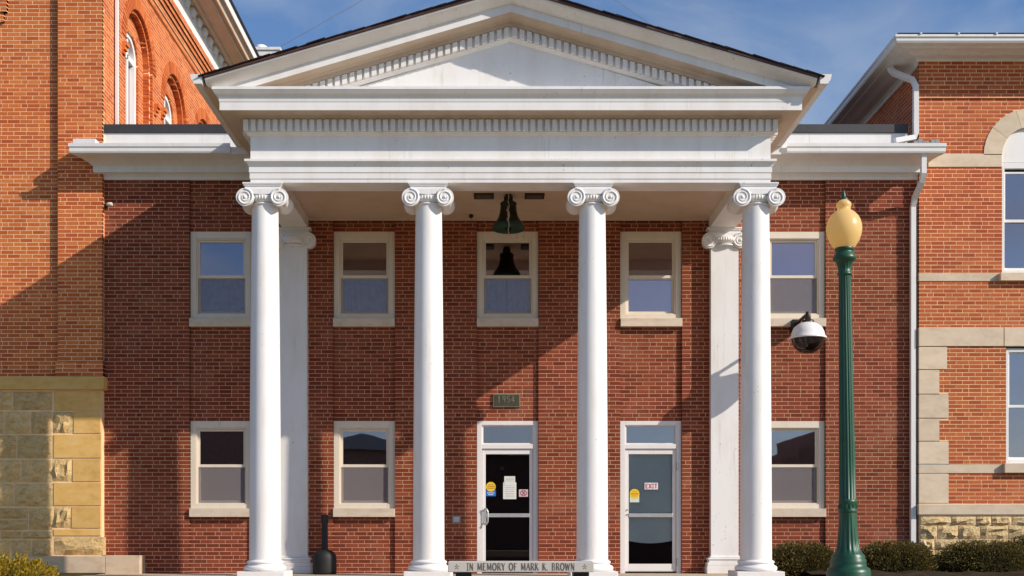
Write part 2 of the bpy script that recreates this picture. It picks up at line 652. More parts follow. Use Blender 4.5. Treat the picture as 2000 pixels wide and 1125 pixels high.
# ------------------------------------------------------------------ stroke lettering
GL = {
    'I': [(0, [(.15, 0), (.15, 1)]), (0, [(0, 0), (.3, 0)]), (0, [(0, 1), (.3, 1)])],
    'N': [(0, [(.1, 0), (.1, 1)]), (1, [(.1, 1), (.6, 0)]), (0, [(.6, 0), (.6, 1)])],
    'M': [(0, [(.08, 0), (.12, 1)]), (1, [(.12, 1), (.42, .1)]), (0, [(.42, .1), (.72, 1)]), (1, [(.72, 1), (.78, 0)])],
    'E': [(1, [(.1, 0), (.1, 1)]), (0, [(.1, 1), (.5, 1)]), (0, [(.1, .52), (.42, .52)]), (0, [(.1, 0), (.52, 0)])],
    'O': [(1, [(.38 + .33 * math.cos(t * PI / 8), .5 + .5 * math.sin(t * PI / 8)) for t in range(17)])],
    'R': [(1, [(.1, 0), (.1, 1)]), (0, [(.1, 1), (.38, 1), (.5, .88), (.5, .66), (.38, .52), (.1, .52)]), (1, [(.3, .52), (.6, 0)])],
    'Y': [(1, [(.02, 1), (.3, .48)]), (0, [(.58, 1), (.3, .48)]), (1, [(.3, .48), (.3, 0)])],
    'F': [(1, [(.1, 0), (.1, 1)]), (0, [(.1, 1), (.5, 1)]), (0, [(.1, .52), (.42, .52)])],
    'A': [(0, [(.02, 0), (.32, 1)]), (1, [(.32, 1), (.62, 0)]), (0, [(.14, .38), (.5, .38)])],
    'K': [(1, [(.1, 0), (.1, 1)]), (0, [(.1, .42), (.52, 1)]), (1, [(.24, .58), (.6, 0)])],
    'B': [(1, [(.1, 0), (.1, 1)]), (0, [(.1, 1), (.36, 1), (.47, .88), (.47, .66), (.36, .53), (.1, .53)]), (0, [(.36, .53), (.53, .4), (.53, .13), (.4, 0), (.1, 0)])],
    'W': [(1, [(.02, 1), (.22, 0)]), (0, [(.22, 0), (.42, .9)]), (1, [(.42, .9), (.62, 0)]), (0, [(.62, 0), (.82, 1)])],
    'X': [(1, [(.05, 1), (.6, 0)]), (1, [(.05, 0), (.6, 1)])],
    'T': [(1, [(.3, 0), (.3, 1)]), (0, [(.02, 1), (.58, 1)])],
    'H': [(1, [(.1, 0), (.1, 1)]), (1, [(.55, 0), (.55, 1)]), (0, [(.1, .5), (.55, .5)])],
    '.': [(1, [(.05, 0), (.1, .06)])],
    '1': [(1, [(.2, 0), (.2, 1)]), (0, [(.05, .85), (.2, 1)])],
    '9': [(0, [(.5, .65), (.38, .5), (.2, .5), (.08, .65), (.08, .88), (.2, 1), (.4, 1), (.5, .88), (.5, .4), (.35, 0)])],
    '5': [(0, [(.5, 1), (.12, 1), (.1, .58), (.35, .6), (.52, .45), (.52, .15), (.35, 0), (.08, .03)])],
    '4': [(0, [(.42, 0), (.42, 1), (.05, .3), (.58, .3)])],
}
GW = {'I': .3, 'N': .7, 'M': .86, 'E': .56, 'O': .76, 'R': .62, 'Y': .6, 'F': .54, 'A': .64, 'K': .62, 'B': .6, 'W': .84, 'X': .65, 'T': .6, 'H': .65, '.': .2, '1': .35, '9': .6, '5': .6, '4': .62, ' ': .42}


def letters(mb, text, x0, x1, z, h, y, m=0, thin=.06, thick=.11, gap=.14, d=.003):
    """flat strokes on the plane y facing -Y, fitted between x0 and x1"""
    tot = sum(GW[c] for c in text) + gap * (len(text) - 1)
    sx = (x1 - x0) / tot
    cx = x0
    for c in text:
        for wt, pl in GL.get(c, []):
            tk = (thick if wt else thin) * h * .5
            for (a, b), (e, f) in zip(pl[:-1], pl[1:]):
                p = Vector((cx + a * sx, z + b * h)); q = Vector((cx + e * sx, z + f * h))
                dd = (q - p)
                if dd.length < 1e-6:
                    continue
                dd.normalize()
                nn = Vector((-dd.y, dd.x)) * tk
                p2, q2 = p - dd * tk * .4, q + dd * tk * .4
                r0 = [(p2 + nn), (p2 - nn), (q2 - nn), (q2 + nn)]
                yy = y - R.uniform(0, .0004)
                mb.quad(*[(v.x, yy, v.y) for v in r0], m)
        cx += (GW[c] + gap) * sx


# ================================================================== SETTING
FL = EYE - .678      # porch floor
GZ = .85             # plaza level in front of the porch
mb = MB()
ys = [-300, -40, -6, 4, 8, 12, 14, 40, 400, 2200]
zs = [0, 0, 0, .05, .35, .75, GZ, GZ, GZ, GZ]
xs = [-1500, -200, -40, -15, 0, 15, 40, 200, 1500]
for i in range(len(ys) - 1):
    for j in range(len(xs) - 1):
        mb.quad((xs[j], ys[i], zs[i]), (xs[j + 1], ys[i], zs[i]), (xs[j + 1], ys[i + 1], zs[i + 1]), (xs[j], ys[i + 1], zs[i + 1]))
mb.build('ground', 'lawn', fix=True, kind='structure')
mb = MB()
yz = list(zip(ys, zs))[3:7] + [(16.6, GZ)]
for (a, za), (b, zb) in zip(yz[:-1], yz[1:]):
    mb.quad((-7.5, a, za + .006), (8.5, a, za + .006), (8.5, b, zb + .006), (-7.5, b, zb + .006))
mb.build('plaza_pavement', 'concrete', fix=True, kind='structure')
MB().box(-200, 200, -18, -4, -.3, .006).build('road', 'asphalt', kind='structure')
mb = MB().box(-200, 200, -4, -3.85, -.2, .13)
mb.build('kerb', 'concrete', kind='structure')
# porch floor slab, one step above the plaza
mb = MB().box(-4.35, 4.75, 16.75, 20.2, FL - .2, FL)
mb.build('porch_floor', 'porch', kind='structure', bevel=.01)
mb = MB().box(-6.6, -4.36, 17.5, 20.2, .5, FL + .003)
mb.build('paving_strip', 'porch', kind='structure')
# planting bed in front of the right wing
mb = MB()
nx, ny = 40, 12
hz = {}
for i in range(nx + 1):
    for j in range(ny + 1):
        e = min(1, j / 2.0)
        hz[i, j] = (4.78 + i * (14 - 4.78) / nx, 15.6 + j * (20.1 - 15.6) / ny, GZ + e * (.20 + R.uniform(-.03, .03)) + .005)
for i in range(nx):
    for j in range(ny):
        mb.quad(hz[i, j], hz[i + 1, j], hz[i + 1, j + 1], hz[i, j + 1])
mb.build('mulch_bed', 'mulch', fix=True, kind='structure')

# ================================================================== CENTRAL BUILDING
cb = thing('brick_building', 'dark red brick building with a white four-columned portico between the two orange brick buildings', 'building')
YP = 20.0                     # proud wall plane
YR = 20.046                   # recessed panels
BAY = [px(711, YP) + (k - 1) * 2.438 for k in range(5)]     # window bays A..E
HW = .525
XL, XR = -6.72, 7.17
Z0, ZT = GZ - .1, EYE + 6.45
zu = dict(top=101 * CH + .002, sill_t=EYE + 3.655, sill_b=EYE + 3.51)
zl = dict(top=53 * CH + .004, sill_t=EYE + .425, sill_b=EYE + .275)
w_ = Wall()
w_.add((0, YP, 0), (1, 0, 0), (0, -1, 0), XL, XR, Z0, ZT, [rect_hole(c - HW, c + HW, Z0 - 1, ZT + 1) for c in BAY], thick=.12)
for k, c in enumerate(BAY):
    hs = [rect_hole(c - HW, c + HW, zu['sill_b'], zu['top'])]
    zb = [zu['sill_b'], zu['top']]
    if k in (2, 3):
        hs.append(rect_hole(c - HW, c + HW, FL - .3, zl['top'])); zb += [zl['top']]
    else:
        hs.append(rect_hole(c - HW, c + HW, zl['sill_b'], zl['top'])); zb += [zl['sill_b'], zl['top']]
    w_.add((0, YR, 0), (1, 0, 0), (0, -1, 0), c - HW, c + HW, Z0, ZT, hs, zb, shift=.06 + .03 * k, thick=.10)
HID = [(480, 610), (800, 870), (1120, 1190), (1380, 1512), (1632, 1672)]


def cscore(p, n):
    x = VX + p.x * F / p.y
    y = VY - (p.z - EYE) * F / p.y
    if any(a < x < b for a, b in HID) or y > 1110:
        return 1e6
    return abs(x - 1080) * .9 + abs(y - 860)


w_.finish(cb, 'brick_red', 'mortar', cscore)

# dark rooms behind the glass
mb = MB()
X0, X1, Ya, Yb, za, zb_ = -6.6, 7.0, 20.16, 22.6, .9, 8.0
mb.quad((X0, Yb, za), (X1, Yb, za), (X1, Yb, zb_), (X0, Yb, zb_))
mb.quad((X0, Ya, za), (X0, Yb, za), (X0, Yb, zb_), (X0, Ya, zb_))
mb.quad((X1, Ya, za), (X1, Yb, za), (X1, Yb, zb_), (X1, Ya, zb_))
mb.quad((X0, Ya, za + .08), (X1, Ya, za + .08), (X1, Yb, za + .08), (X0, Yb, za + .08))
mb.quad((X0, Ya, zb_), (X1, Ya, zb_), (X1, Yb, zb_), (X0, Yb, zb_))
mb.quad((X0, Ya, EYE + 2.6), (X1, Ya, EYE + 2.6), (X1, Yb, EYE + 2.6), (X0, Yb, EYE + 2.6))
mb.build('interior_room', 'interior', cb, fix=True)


def frame_ring(mb, x0, x1, z0, z1, wl, wr, wt, wb, y0, y1, m=0):
    mb.box(x0, x0 + wl, y0, y1, z0, z1, m)
    mb.box(x1 - wr, x1, y0, y1, z0, z1, m)
    mb.box(x0 + wl, x1 - wr, y0, y1, z1 - wt, z1, m)
    mb.box(x0 + wl, x1 - wr, y0, y1, z0, z0 + wb, m)


def window(c, z0, z1, upper, kind):
    """double hung window; origin at the sill line, panel plane YR"""
    h = z1 - z0
    mb = MB()
    frame_ring(mb, -.523, .523, 0, h, .098, .098, .118, .075, .004, .10)
    frame_ring(mb, -.425, .425, .075, h - .118, .022, .022, .02, .02, .022, .11)
    wf = mb.build('window', 'frame', cb, fix=False, bevel=.004)
    wf.location = (c, YR, z0)
    zm = .075 + (h - .193) * .5
    s = MB()
    frame_ring(s, -.403, .403, zm - .02, h - .138, .033, .033, .035, .05, .05, .085)
    s.build('upper_sash', 'frame', wf, bevel=.003)
    s = MB()
    frame_ring(s, -.403, .403, .095, zm + .022, .033, .033, .055, .045, .088, .122)
    s.build('lower_sash', 'frame', wf, bevel=.003)
    s = MB()
    tl_ = .016 if upper else 0
    s.rings([[(x_, .058, zm + .03), (x_, .062, zm + .03), (x_, .062 + tl_, h - .172), (x_, .058 + tl_, h - .172)] for x_ in (-.372, .372)])
    s.build('pane', 'glass_clear' if kind == 4 and upper else 'glass', wf, fix=True)
    s = MB().box(-.372, .372, .103, .107, .139, zm - .03)
    s.build('pane', 'glass_clear' if kind < 4 and upper else 'glass', wf)
    s = MB().box(-.372, .372, .060, .061, .139, zm - .03)
    s.box(-.39, .39, .054, .066, zm - .03, zm - .021, 1)
    if kind != 3:
        sc = MB()
        sc.box(-.401, .401, .060, .0605, .098, zm - .022)
        sc.build('insect_screen', 'screen_fine' if upper and kind < 3 else 'screen', wf)
    if upper:
        cu = MB()
        pts = [(-.40 + .8 * i / 36) for i in range(37)]
        top = zm - .01 if kind != 3 else zm - .06
        gapc = 0.0 if kind == 2 else 9
        rows = [.10, top]
        yc_ = .20 if kind == 3 else .135
        a = [(x, yc_ + .018 * math.sin(x * 55) + .01 * math.sin(x * 23), rows[0]) for x in pts]
        b = [(x, yc_ + .014 * math.sin(x * 55), rows[1]) for x in pts]
        a2 = [(p[0], p[1] + .012, p[2]) for p in a]
        b2 = [(p[0], p[1] + .012, p[2]) for p in b]
        for i in range(36):
            if abs((pts[i] + pts[i + 1]) / 2 + .01) < .012 and kind == 2:
                continue
            cu.quad(a[i], a[i + 1], b[i + 1], b[i]); cu.quad(a2[i], a2[i + 1], b2[i + 1], b2[i])
        cu.build('curtain', 'curtain', wf, fix=True)
    if kind == 4 or (kind == 3 and upper):
        bl_ = MB().box(-.372, .372, .114 if kind == 3 else .094, .117 if kind == 3 else .097, .14 if kind == 3 else zm + .03, zm - .045 if kind == 3 else h - .17)
        if upper:
            bl_.build('blind', 'blind_pale', wf)
    st = MB().box(-.53 if 0 else -.523, .523, -.095, .10, -.145, -.003)
    st.build('sill', 'sill', wf, bevel=.006)
    return wf


for k, c in enumerate(BAY):
    window(c, zu['sill_t'], zu['top'], True, k)
    if k not in (2, 3):
        window(c, zl['sill_t'], zl['top'], False, k)


def disc(mb, cx, cz, r, y, m, seg=24):
    n = len(mb.v)
    mb.v += [(cx + r * math.cos(2 * PI * i / seg), y, cz + r * math.sin(2 * PI * i / seg)) for i in range(seg)]
    mb.f.append(tuple(range(n, n + seg))); mb.mi.append(m); mb.sm.append(False)


def flat(mb, x0, x1, z0, z1, y, m):
    mb.quad((x0, y, z0), (x1, y, z0), (x1, y, z1), (x0, y, z1), m)


def door(c, kind):
    S = YR / F
    zt = zl['top'] - FL
    mb = MB()
    frame_ring(mb, -.522, .522, 0, zt, .085, .085, .07, .0, .0, .14)
    mb.box(-.437, .437, .004, .135, 2.122, 2.20)          # transom bar
    df = mb.build('door', 'alu', cb, bevel=.004)
    df.location = (c, YR, FL)
    s = MB()
    frame_ring(s, -.437, .437, 2.20, zt - .07, .025, .025, .02, .02, .03, .09)
    s.build('transom_frame', 'alu', df)
    s = MB().box(-.412, .412, .062, .066, 2.22, zt - .09)
    s.build('transom_pane', 'glass', df)
    s = MB()
    frame_ring(s, -.432, .432, .03, 2.115, .058, .058, .085, .13 if kind else .11, .03, .075)
    lf = s.build('door_leaf', 'alu', df, bevel=.004)
    s = MB().box(-.374, .374, .050, .055, .14, 2.03)
    s.build('pane', 'glass_dark', df)
    s = MB().box(-.374, .374, .020, .048, .955, 1.02)
    s.build('push_bar', 'steel', df, bevel=.006)
    s = MB().box(-.43, .43, -.004, .12, .003, .02)
    s.build('threshold', 'dark_metal', df)
    if kind == 0:
        s = MB().box(-.455, -.36, .024, .030, .85, 1.09)
        s.tube([(-.40, .03, 1.07), (-.39, -.035, 1.10), (-.36, -.045, 1.10), (-.335, -.05, 1.05), (-.335, -.05, .88), (-.36, -.045, .83), (-.39, -.035, .83), (-.40, .03, .86)], .013, 8, 0)
        s.build('pull_handle', 'steel', df)
        s = MB()
        disc(s, -.285, 1.475, .083, .0455, 0)
        for q, (h0, h1, hwd) in enumerate(((1.50, 1.515, .05), (1.468, 1.486, .07), (1.44, 1.455, .06))):
            flat(s, -.285 - hwd, -.285 + hwd, h0, h1, .0452, 1)
        flat(s, -.368 + .003, -.20, 1.315, 1.42, .0465, 2)
        flat(s, -.35, -.22, 1.365, 1.378, .0460, 3)
        flat(s, -.33, -.24, 1.335, 1.352, .0460, 3)
        s.build('sticker', ['yellow', 'orange_print', 'blue', 'pale_blue'], df, label='yellow disc sticker over a blue label')
        s = MB()
        s.box(-.075, .15, .046, .0495, 1.265, 1.55)
        s.box(-.055, .13, .042, .0455, 1.50, 1.655)
        for h in (1.62, 1.595, 1.57, 1.46, 1.43, 1.395, 1.36, 1.33, 1.30):
            flat(s, -.035 if h > 1.5 else -.045, .11 if h > 1.5 else .12, h, h + .008, .0415 if h > 1.5 else .0455, 1)
        s.build('paper_notice', ['paper', 'print'], df)
        s = MB()
        flat(s, .195, .352, 1.305, 1.43, .046, 0)
        for i in range(20):
            a0, a1 = 2 * PI * i / 20, 2 * PI * (i + 1) / 20
            p = lambda a, r: (.273 + r * math.cos(a), .0455, 1.368 + r * math.sin(a) * .9)
            s.quad(p(a0, .045), p(a1, .045), p(a1, .057), p(a0, .057), 1)
        letters(s, 'X', .243, .305, 1.335, .066, .0452, 1, .12, .2)
        s.build('warning_sticker', ['pink', 'crimson'], df)
        s = MB().lathe([(.02, 2.0 - .14), (.045, 1.80 + .03), (.03, 1.80)], (-.09, .75), 16)
        s.build('ceiling_lamp', 'plaque_edge', df)
    else:
        s = MB()
        hb = 0.56
        n = 24
        top = [(-.41 + .82 * i / n, .09, 2.10) for i in range(n + 1)]
        bot = [(-.41 + .82 * i / n, .09, hb - .05 * math.sin(PI * i / n)) for i in range(n + 1)]
        for i in range(n):
            s.quad(bot[i], bot[i + 1], top[i + 1], top[i])
            s.quad(*[(p[0], .105, p[2]) for p in (bot[i], bot[i + 1], top[i + 1], top[i])])
        flat(s, -.41, .41, 2.21, 2.52, .11, 0)
        s.box(-.41, .41, .068, .105, 2.215, 2.275, 1)
        s.build('roller_blind', ['blind', 'pale_blue'], df)
        s = MB()
        s.box(-.10, .13, .046, .0495, 1.43, 1.545, 0)
        letters(s, 'EXIT', -.085, .115, 1.452, .070, .0456, 1, .24, .30, .16)
        s.build('exit_sign', ['paper', 'rose'], df)
        s = MB()
        disc(s, -.27, 1.355, .085, .0452, 0)
        for q, (h0, h1, hwd) in enumerate(((1.39, 1.40, .05), (1.345, 1.367, .07), (1.315, 1.325, .05))):
            flat(s, -.27 - hwd, -.27 + hwd, h0, h1, .0449, 1)
        flat(s, -.352, -.19, 1.21, 1.37, .0465, 2)
        s.build('sticker', ['yellow', 'orange_print', 'pale_green'], df, label='yellow disc sticker over a pale green label')
        s = MB()
        for zz in (.12, 1.75):
            s.tube([(.45, -.006, zz), (.45, -.006, zz + .14)], .012, 8)
        s.build('hinge', 'grey_metal', df)
        s = MB()
        for zz in (.98, 1.06):
            s.lathe([(.012, -.004), (.012, .03)], (0, 0), 10)
        s.v = [(x - .40, .034 - z, 1.0 + y + (.08 if i >= 20 else 0)) for i, (x, y, z) in enumerate(s.v)]
        s.build('lock_cylinder', 'steel', df)
    return df


door(BAY[2], 0)
door(BAY[3], 1)

# ---- wing cornices, parapets, gutters
wprof = [(-.02, 6.00), (.03, 6.00), (.045, 6.03), (.075, 6.06), (.12, 6.085), (.155, 6.09), (.155, 6.19), (.165, 6.195), (.22, 6.22), (.32, 6.255), (.43, 6.275), (.50, 6.28), (.50, 6.40), (-.02, 6.47)]
gprof = [(.502, 6.285), (.535, 6.29), (.547, 6.315), (.548, 6.375), (.563, 6.39), (.565, 6.445), (.55, 6.45), (.55, 6.405), (.502, 6.40)]
for xe, xi_, sg in ((-6.70, -3.60, -1), (7.12, 4.0, 1)):
    xg_ = -4.40 if sg < 0 else 4.80
    for nm, pf, mt in (('cornice', wprof, 'white_clean'), ('gutter', gprof, 'gutter')):
        rr = [[(xe + sg * .66 * (o if sg < 0 else o * .83), YP - o, EYE + z) for o, z in pf], [(xi_ if nm == 'cornice' else xg_, YP - o, EYE + z) for o, z in pf]]
        MB().rings(rr).build(nm, mt, cb, fix=True)
for a, b in ((-6.68, -3.65), (4.05, 6.98)):
    MB().box(a, b, YP - .03, YP + .16, EYE + 6.46, EYE + 6.79).build('parapet', 'white_clean', cb, bevel=.004)
    MB().box(a - .01, b, YP - .055, YP + .2, EYE + 6.79, EYE + 6.935).build('parapet_cap', 'dark_cap', cb, bevel=.006)
    MB().box(a, b, YP + .2, 27.5, EYE + 6.5, EYE + 6.7).build('flat_roof', 'dark_cap', cb)
mb = MB()
mb.box(-7.03, -6.66, YP - .46, YP - .125, EYE + 6.44, EYE + 6.55)
mb.build('roof_flashing', 'gutter', cb)
mb = MB()
for i in range(6):
    x = 6.95 + i * .07
    mb.box(x, x + .075, YP - .40, YP - .125, EYE + 6.44, EYE + 6.54 + .03 * math.sin(i * 1.7))
mb.build('roof_flashing', 'grey_metal', cb)

# ---- portico
YC = F * .0 + 20 / 1.142      # column axis
YF = YC - .19                 # frieze plane
XA, XB = -3.622, 4.03
eprof = [(-.43, 5.36), (-.43, 5.162), (0.0, 5.162), (0.0, 5.215), (.009, 5.218), (.009, 5.305), (.018, 5.308), (.018, 5.395), (.026, 5.40), (.03, 5.42), (.05, 5.45), (.075, 5.458), (.075, 5.49), (.0, 5.497), (.0, 5.835), (.03, 5.845), (.05, 5.875), (.07, 5.885), (.07, 6.055), (.125, 6.062), (.13, 6.082), (.15, 6.094), (.368, 6.096), (.368, 6.21), (.374, 6.217), (.378, 6.25), (.385, 6.285), (.425, 6.315), (.452, 6.355), (.46, 6.365), (.46, 6.405), (-.43, 6.43)]
eprof = [(o, z + EYE) for o, z in eprof]
epath = [(XA, YP - .01), (XA, YF), (XB, YF), (XB, YP - .01)]
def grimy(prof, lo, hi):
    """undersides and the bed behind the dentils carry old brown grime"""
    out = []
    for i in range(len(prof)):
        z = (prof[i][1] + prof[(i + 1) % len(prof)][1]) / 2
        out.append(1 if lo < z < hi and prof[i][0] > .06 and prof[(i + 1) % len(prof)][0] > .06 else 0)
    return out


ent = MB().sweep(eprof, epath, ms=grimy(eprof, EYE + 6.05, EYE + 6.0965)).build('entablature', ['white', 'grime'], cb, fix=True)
# dentils, front and sides
dm = MB().box(-.0345, .0345, -.052, .0, -.079, .079).mesh('dentil', 'white_clean')
pitch = .1075
n = int((XB - XA + .24) / pitch)
x0 = (XA + XB) / 2 - (n - 1) * pitch / 2
DZ = EYE + 5.971
for i in range(n):
    link('dentil', dm, ent, (x0 + i * pitch, YF - .071, DZ))
for sx, xx in ((-1, XA - .071), (1, XB + .071)):
    for i in range(1, 22):
        o = link('dentil', dm, ent, (xx, YF + i * pitch, DZ))
        o.rotation_euler = (0, 0, -PI / 2 if sx < 0 else PI / 2)

# pediment
XM = (XA + XB) / 2
XE = XM - 4.36
SL = .290
ZE = EYE + 6.483
apex = ZE + SL * (XM - XE)
rprof = [(-.25, 0.0), (.56, 0.0), (.555, -.02), (.53, -.04), (.48, -.065), (.43, -.09), (.40, -.108), (.39, -.115), (.365, -.118), (.365, -.235), (.15, -.24), (.13, -.265), (.125, -.325), (.07, -.33), (.07, -.475), (.05, -.485), (.03, -.505), (0.0, -.515), (-.25, -.515)]
ZC = EYE + 6.40
ped = thing('pediment', '', '')
del ped['label'], ped['category']
bpy.data.objects.remove(ped)
mb = MB()
for sgn in (-1, 1):
    lo, hi = [], []
    for o, dz in rprof:
        xs_ = XE + max(0, (ZC - ZE - dz) / SL)
        zz = ZE + SL * (xs_ - XE) + dz
        lo.append((XM + sgn * (XM - xs_) * 1.0, YF - o, zz))
        hi.append((XM, YF - o, apex + dz))
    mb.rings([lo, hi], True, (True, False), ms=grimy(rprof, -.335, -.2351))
# tympanum
xt = XE + (ZC - ZE + .515) / SL
k = xt - XE
mb.v += [(XM - (XM - xt), YF + .001, ZC - .02), (XM + (XM - xt), YF + .001, ZC - .02), (XM, YF + .001, apex - .505)]
mb.f.append((len(mb.v) - 3, len(mb.v) - 2, len(mb.v) - 1)); mb.mi.append(0); mb.sm.append(False)
ped = mb.build('pediment', ['white', 'grime'], cb, fix=True)
# raking dentils: upright sides, sloped top and bottom
for sgn in (-1, 1):
    hw = .0345
    b = MB()
    rr = []
    for x in (-hw, hw):
        dz = SL * x * (-sgn)
        rr.append([(x, -.052, -.066 + dz), (x, 0, -.066 + dz), (x, 0, .066 + dz), (x, -.052, .066 + dz)])
    b.rings(rr)
    rm = b.mesh('dentil', 'white_clean')
    i = 0
    while True:
        d = .06 + i * pitch
        zc = apex - SL * d - .402
        if zc - .10 < ZC - .04:
            break
        link('dentil', rm, ped, (XM + sgn * d, YF - .071, zc))
        i += 1

# roof with a ragged shingle edge
mb = MB()
YRK = YF - .585
for sgn in (-1, 1):
    xe = XM + sgn * 4.37
    rr = []
    for y in (YRK, 27.5):
        rr.append([(XM, y, apex + .006), (xe, y, apex - SL * 4.37 + .006), (xe, y, apex - SL * 4.37 + .036), (XM, y, apex + .036)])
    mb.rings(rr)
roof = mb.build('roof', 'brown', cb, fix=True)
sh = MB()
sh.rings([[(-.14, 0, .004), (.14, 0, .012), (.14, 0, .026), (-.14, 0, .017)], [(-.14, .35, .004), (.14, .35, .012), (.14, .35, .026), (-.14, .35, .017)]])
shm = sh.mesh('shingle', 'shingle')
for sgn in (-1, 1):
    i = 0
    d = .10
    while d < 4.36:
        o = link('shingle', shm, roof, (XM + sgn * d, YRK - .02 + R.uniform(-.012, .012), apex + .032 - SL * d + R.uniform(-.004, .006)))
        o.rotation_euler = (0, math.atan(SL) * sgn, PI if False else 0)
        if sgn > 0:
            o.scale = (-1, 1, 1)
        d += .20 * math.cos(math.atan(SL)) + R.uniform(-.01, .01)
mb = MB()
for sgn in (-1, 1):
    rr = []
    for y in (YRK + .2, 27.5):
        rr.append([(XM, y, apex + .036), (XM + sgn * 4.38, y, apex - SL * 4.38 + .036), (XM + sgn * 4.38, y, apex - SL * 4.38 + .052), (XM, y, apex + .052)])
    mb.rings(rr)
mb.build('shingles', 'shingle', roof, kind='stuff')
# side soffits and side gutters of the portico roof
for sgn, xw in ((-1, XA), (1, XB)):
    zb0 = EYE + 6.40
    mb = MB().box(min(xw + sgn * .44, xw + sgn * .60), max(xw + sgn * .44, xw + sgn * .60), YF - .40, 24, zb0, zb0 + .05)
    mb.build('eave_soffit', 'soffit', cb)
    gp = [(.575, 6.405), (.69, 6.405), (.705, 6.44), (.725, 6.46), (.74, 6.525), (.74, 6.54), (.575, 6.54)]
    rr = [[(xw + sgn * o, y, EYE + z) for o, z in gp] for y in (YF - .56, 24)]
    MB().rings(rr).build('gutter', 'gutter', cb, fix=True)
# ceiling of the porch
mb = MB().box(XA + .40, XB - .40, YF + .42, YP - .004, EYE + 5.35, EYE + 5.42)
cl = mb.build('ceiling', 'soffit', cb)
mb = MB().box(XA + .43, XB - .43, YP - .03, YP - .008, EYE + 5.31, EYE + 5.349)
mb.build('ceiling_moulding', 'soffit', cb)
for a, b in ((-.36, -.045), (.445, .755)):
    mb = MB().box(a, b, 18.50, 18.80, EYE + 5.335, EYE + 5.349, 0)
    mb.box(a + .03, b - .03, 18.53, 18.77, EYE + 5.325, EYE + 5.334, 1)
    mb.build('ceiling_light', ['black', 'plaque'], cb)
mb = MB().lathe([(.03, EYE + 5.349), (.04, EYE + 5.32), (.02, EYE + 5.29)], (px(920, 19.75), 19.75), 12)
mb.build('ceiling_detector', 'black', cb)


# ---- Ionic columns
ZP0, ZP1 = FL, FL + .122       # plinth
ZS = ZP1 + .165                # shaft start


def capital(mb, hw_ab=.285, yh=.25, vx=.25, zv=EYE + 4.935, r=.131, full=True):
    ztop = EYE + 5.162
    # abacus
    pr = [(hw_ab + .012, ztop - .012), (hw_ab + .012, ztop - .003), (hw_ab - .012, ztop - .003)]
    for zz0, zz1, e in ((ztop - .022, ztop - .001, .006), (ztop - .045, ztop - .022, -.006), (ztop - .105, ztop - .045, -.022)):
        mb.box(-hw_ab - e, hw_ab + e, -yh - e + .035, yh + e - .035, zz0, zz1)
    # channel slab linking the volutes (sagging lower edge)
    N = 16
    for y0, y1 in ((-yh, -yh + .10), (yh - .10, yh)):
        rr = []
        for i in range(N + 1):
            x = -vx + 2 * vx * i / N
            q = abs(x) / vx
            zb = zv + .045 + .035 * (q ** 2) + .0
            rr.append([(x, y0 + .012, zb), (x, y1, zb), (x, y1, zv + r - .006), (x, y0 + .012, zv + r - .006)])
        mb.rings(rr)
    # egg-and-dart echinus
    mb.lathe([(.19, zv - .055), (.215, zv - .03), (.235, zv + .0), (.235, zv + .05)], (0, 0), 40, 0, True)
    for i in range(36):
        a = 2 * PI * i / 36
        cx, cy = .232 * math.cos(a), .232 * math.sin(a)
        rr = []
        for t in range(5):
            ph = -PI / 2 + PI * t / 4
            rr.append([(cx + .014 * math.cos(ph) * math.cos(b) , cy + .014 * math.cos(ph) * math.sin(b), zv + .006 + .036 * math.sin(ph)) for b in (2 * PI * j / 6 for j in range(6))])
        mb.rings(rr, smooth=True)
    # astragal
    mb.lathe([(.194, zv - .092), (.212, zv - .085), (.214, zv - .075), (.205, zv - .066), (.19, zv - .06)], (0, 0), 40)
    for s in (-1, 1):
        # bolster: waisted scroll running front to back
        prof = [(r, -yh), (r, -yh + .05), (r * .93, -yh + .09), (r * .78, -yh + .17), (r * .74, 0), (r * .78, yh - .17), (r * .93, yh - .09), (r, yh - .05), (r, yh)]
        rr = [[(s * vx + q * math.cos(a), y, zv + q * math.sin(a)) for a in (2 * PI * j / 32 for j in range(32))] for q, y in prof]
        mb.rings(rr, smooth=True)
        for f in (-1, 1):
            pts, rad = [], []
            T = 2.0
            for i in range(76):
                t = i / 75
                ang = PI / 2 - s * f * 0 + (-s) * (2 * PI * T * t) * -1
                q = (r - .010) * (1 - t) ** .85 + .022 * t
                pts.append((s * vx + q * math.cos(ang), f * (yh + .001), zv + q * math.sin(ang)))
                rad.append(.0155 * (1 - .5 * t))
            mb.tube(pts, rad, 6)
            rr = []
            for t in range(5):
                ph = PI / 2 * t / 4
                rr.append([(s * vx + .027 * math.cos(ph) * math.cos(b), f * (yh + .02 * math.sin(ph)), zv + .027 * math.cos(ph) * math.sin(b)) for b in (2 * PI * j / 12 for j in range(12))])
            mb.rings(rr, smooth=True)


def column_base(mb, R0=.3125):
    z = ZP1
    prof = [(.27, z)]
    def torus(zc, h, r):
        return [(r + h * math.cos(t) - h, zc + h * math.sin(t)) for t in (-PI / 2 + PI * i / 8 for i in range(9))]
    prof += torus(z + .042, .042, R0)
    prof += [(.272, z + .088), (.258, z + .098), (.258, z + .108)]
    prof += torus(z + .132, .022, .272)
    prof += [(.245, z + .158), (.236, z + .165), (.233, z + .18)]
    mb.lathe(prof, (0, 0), 48)


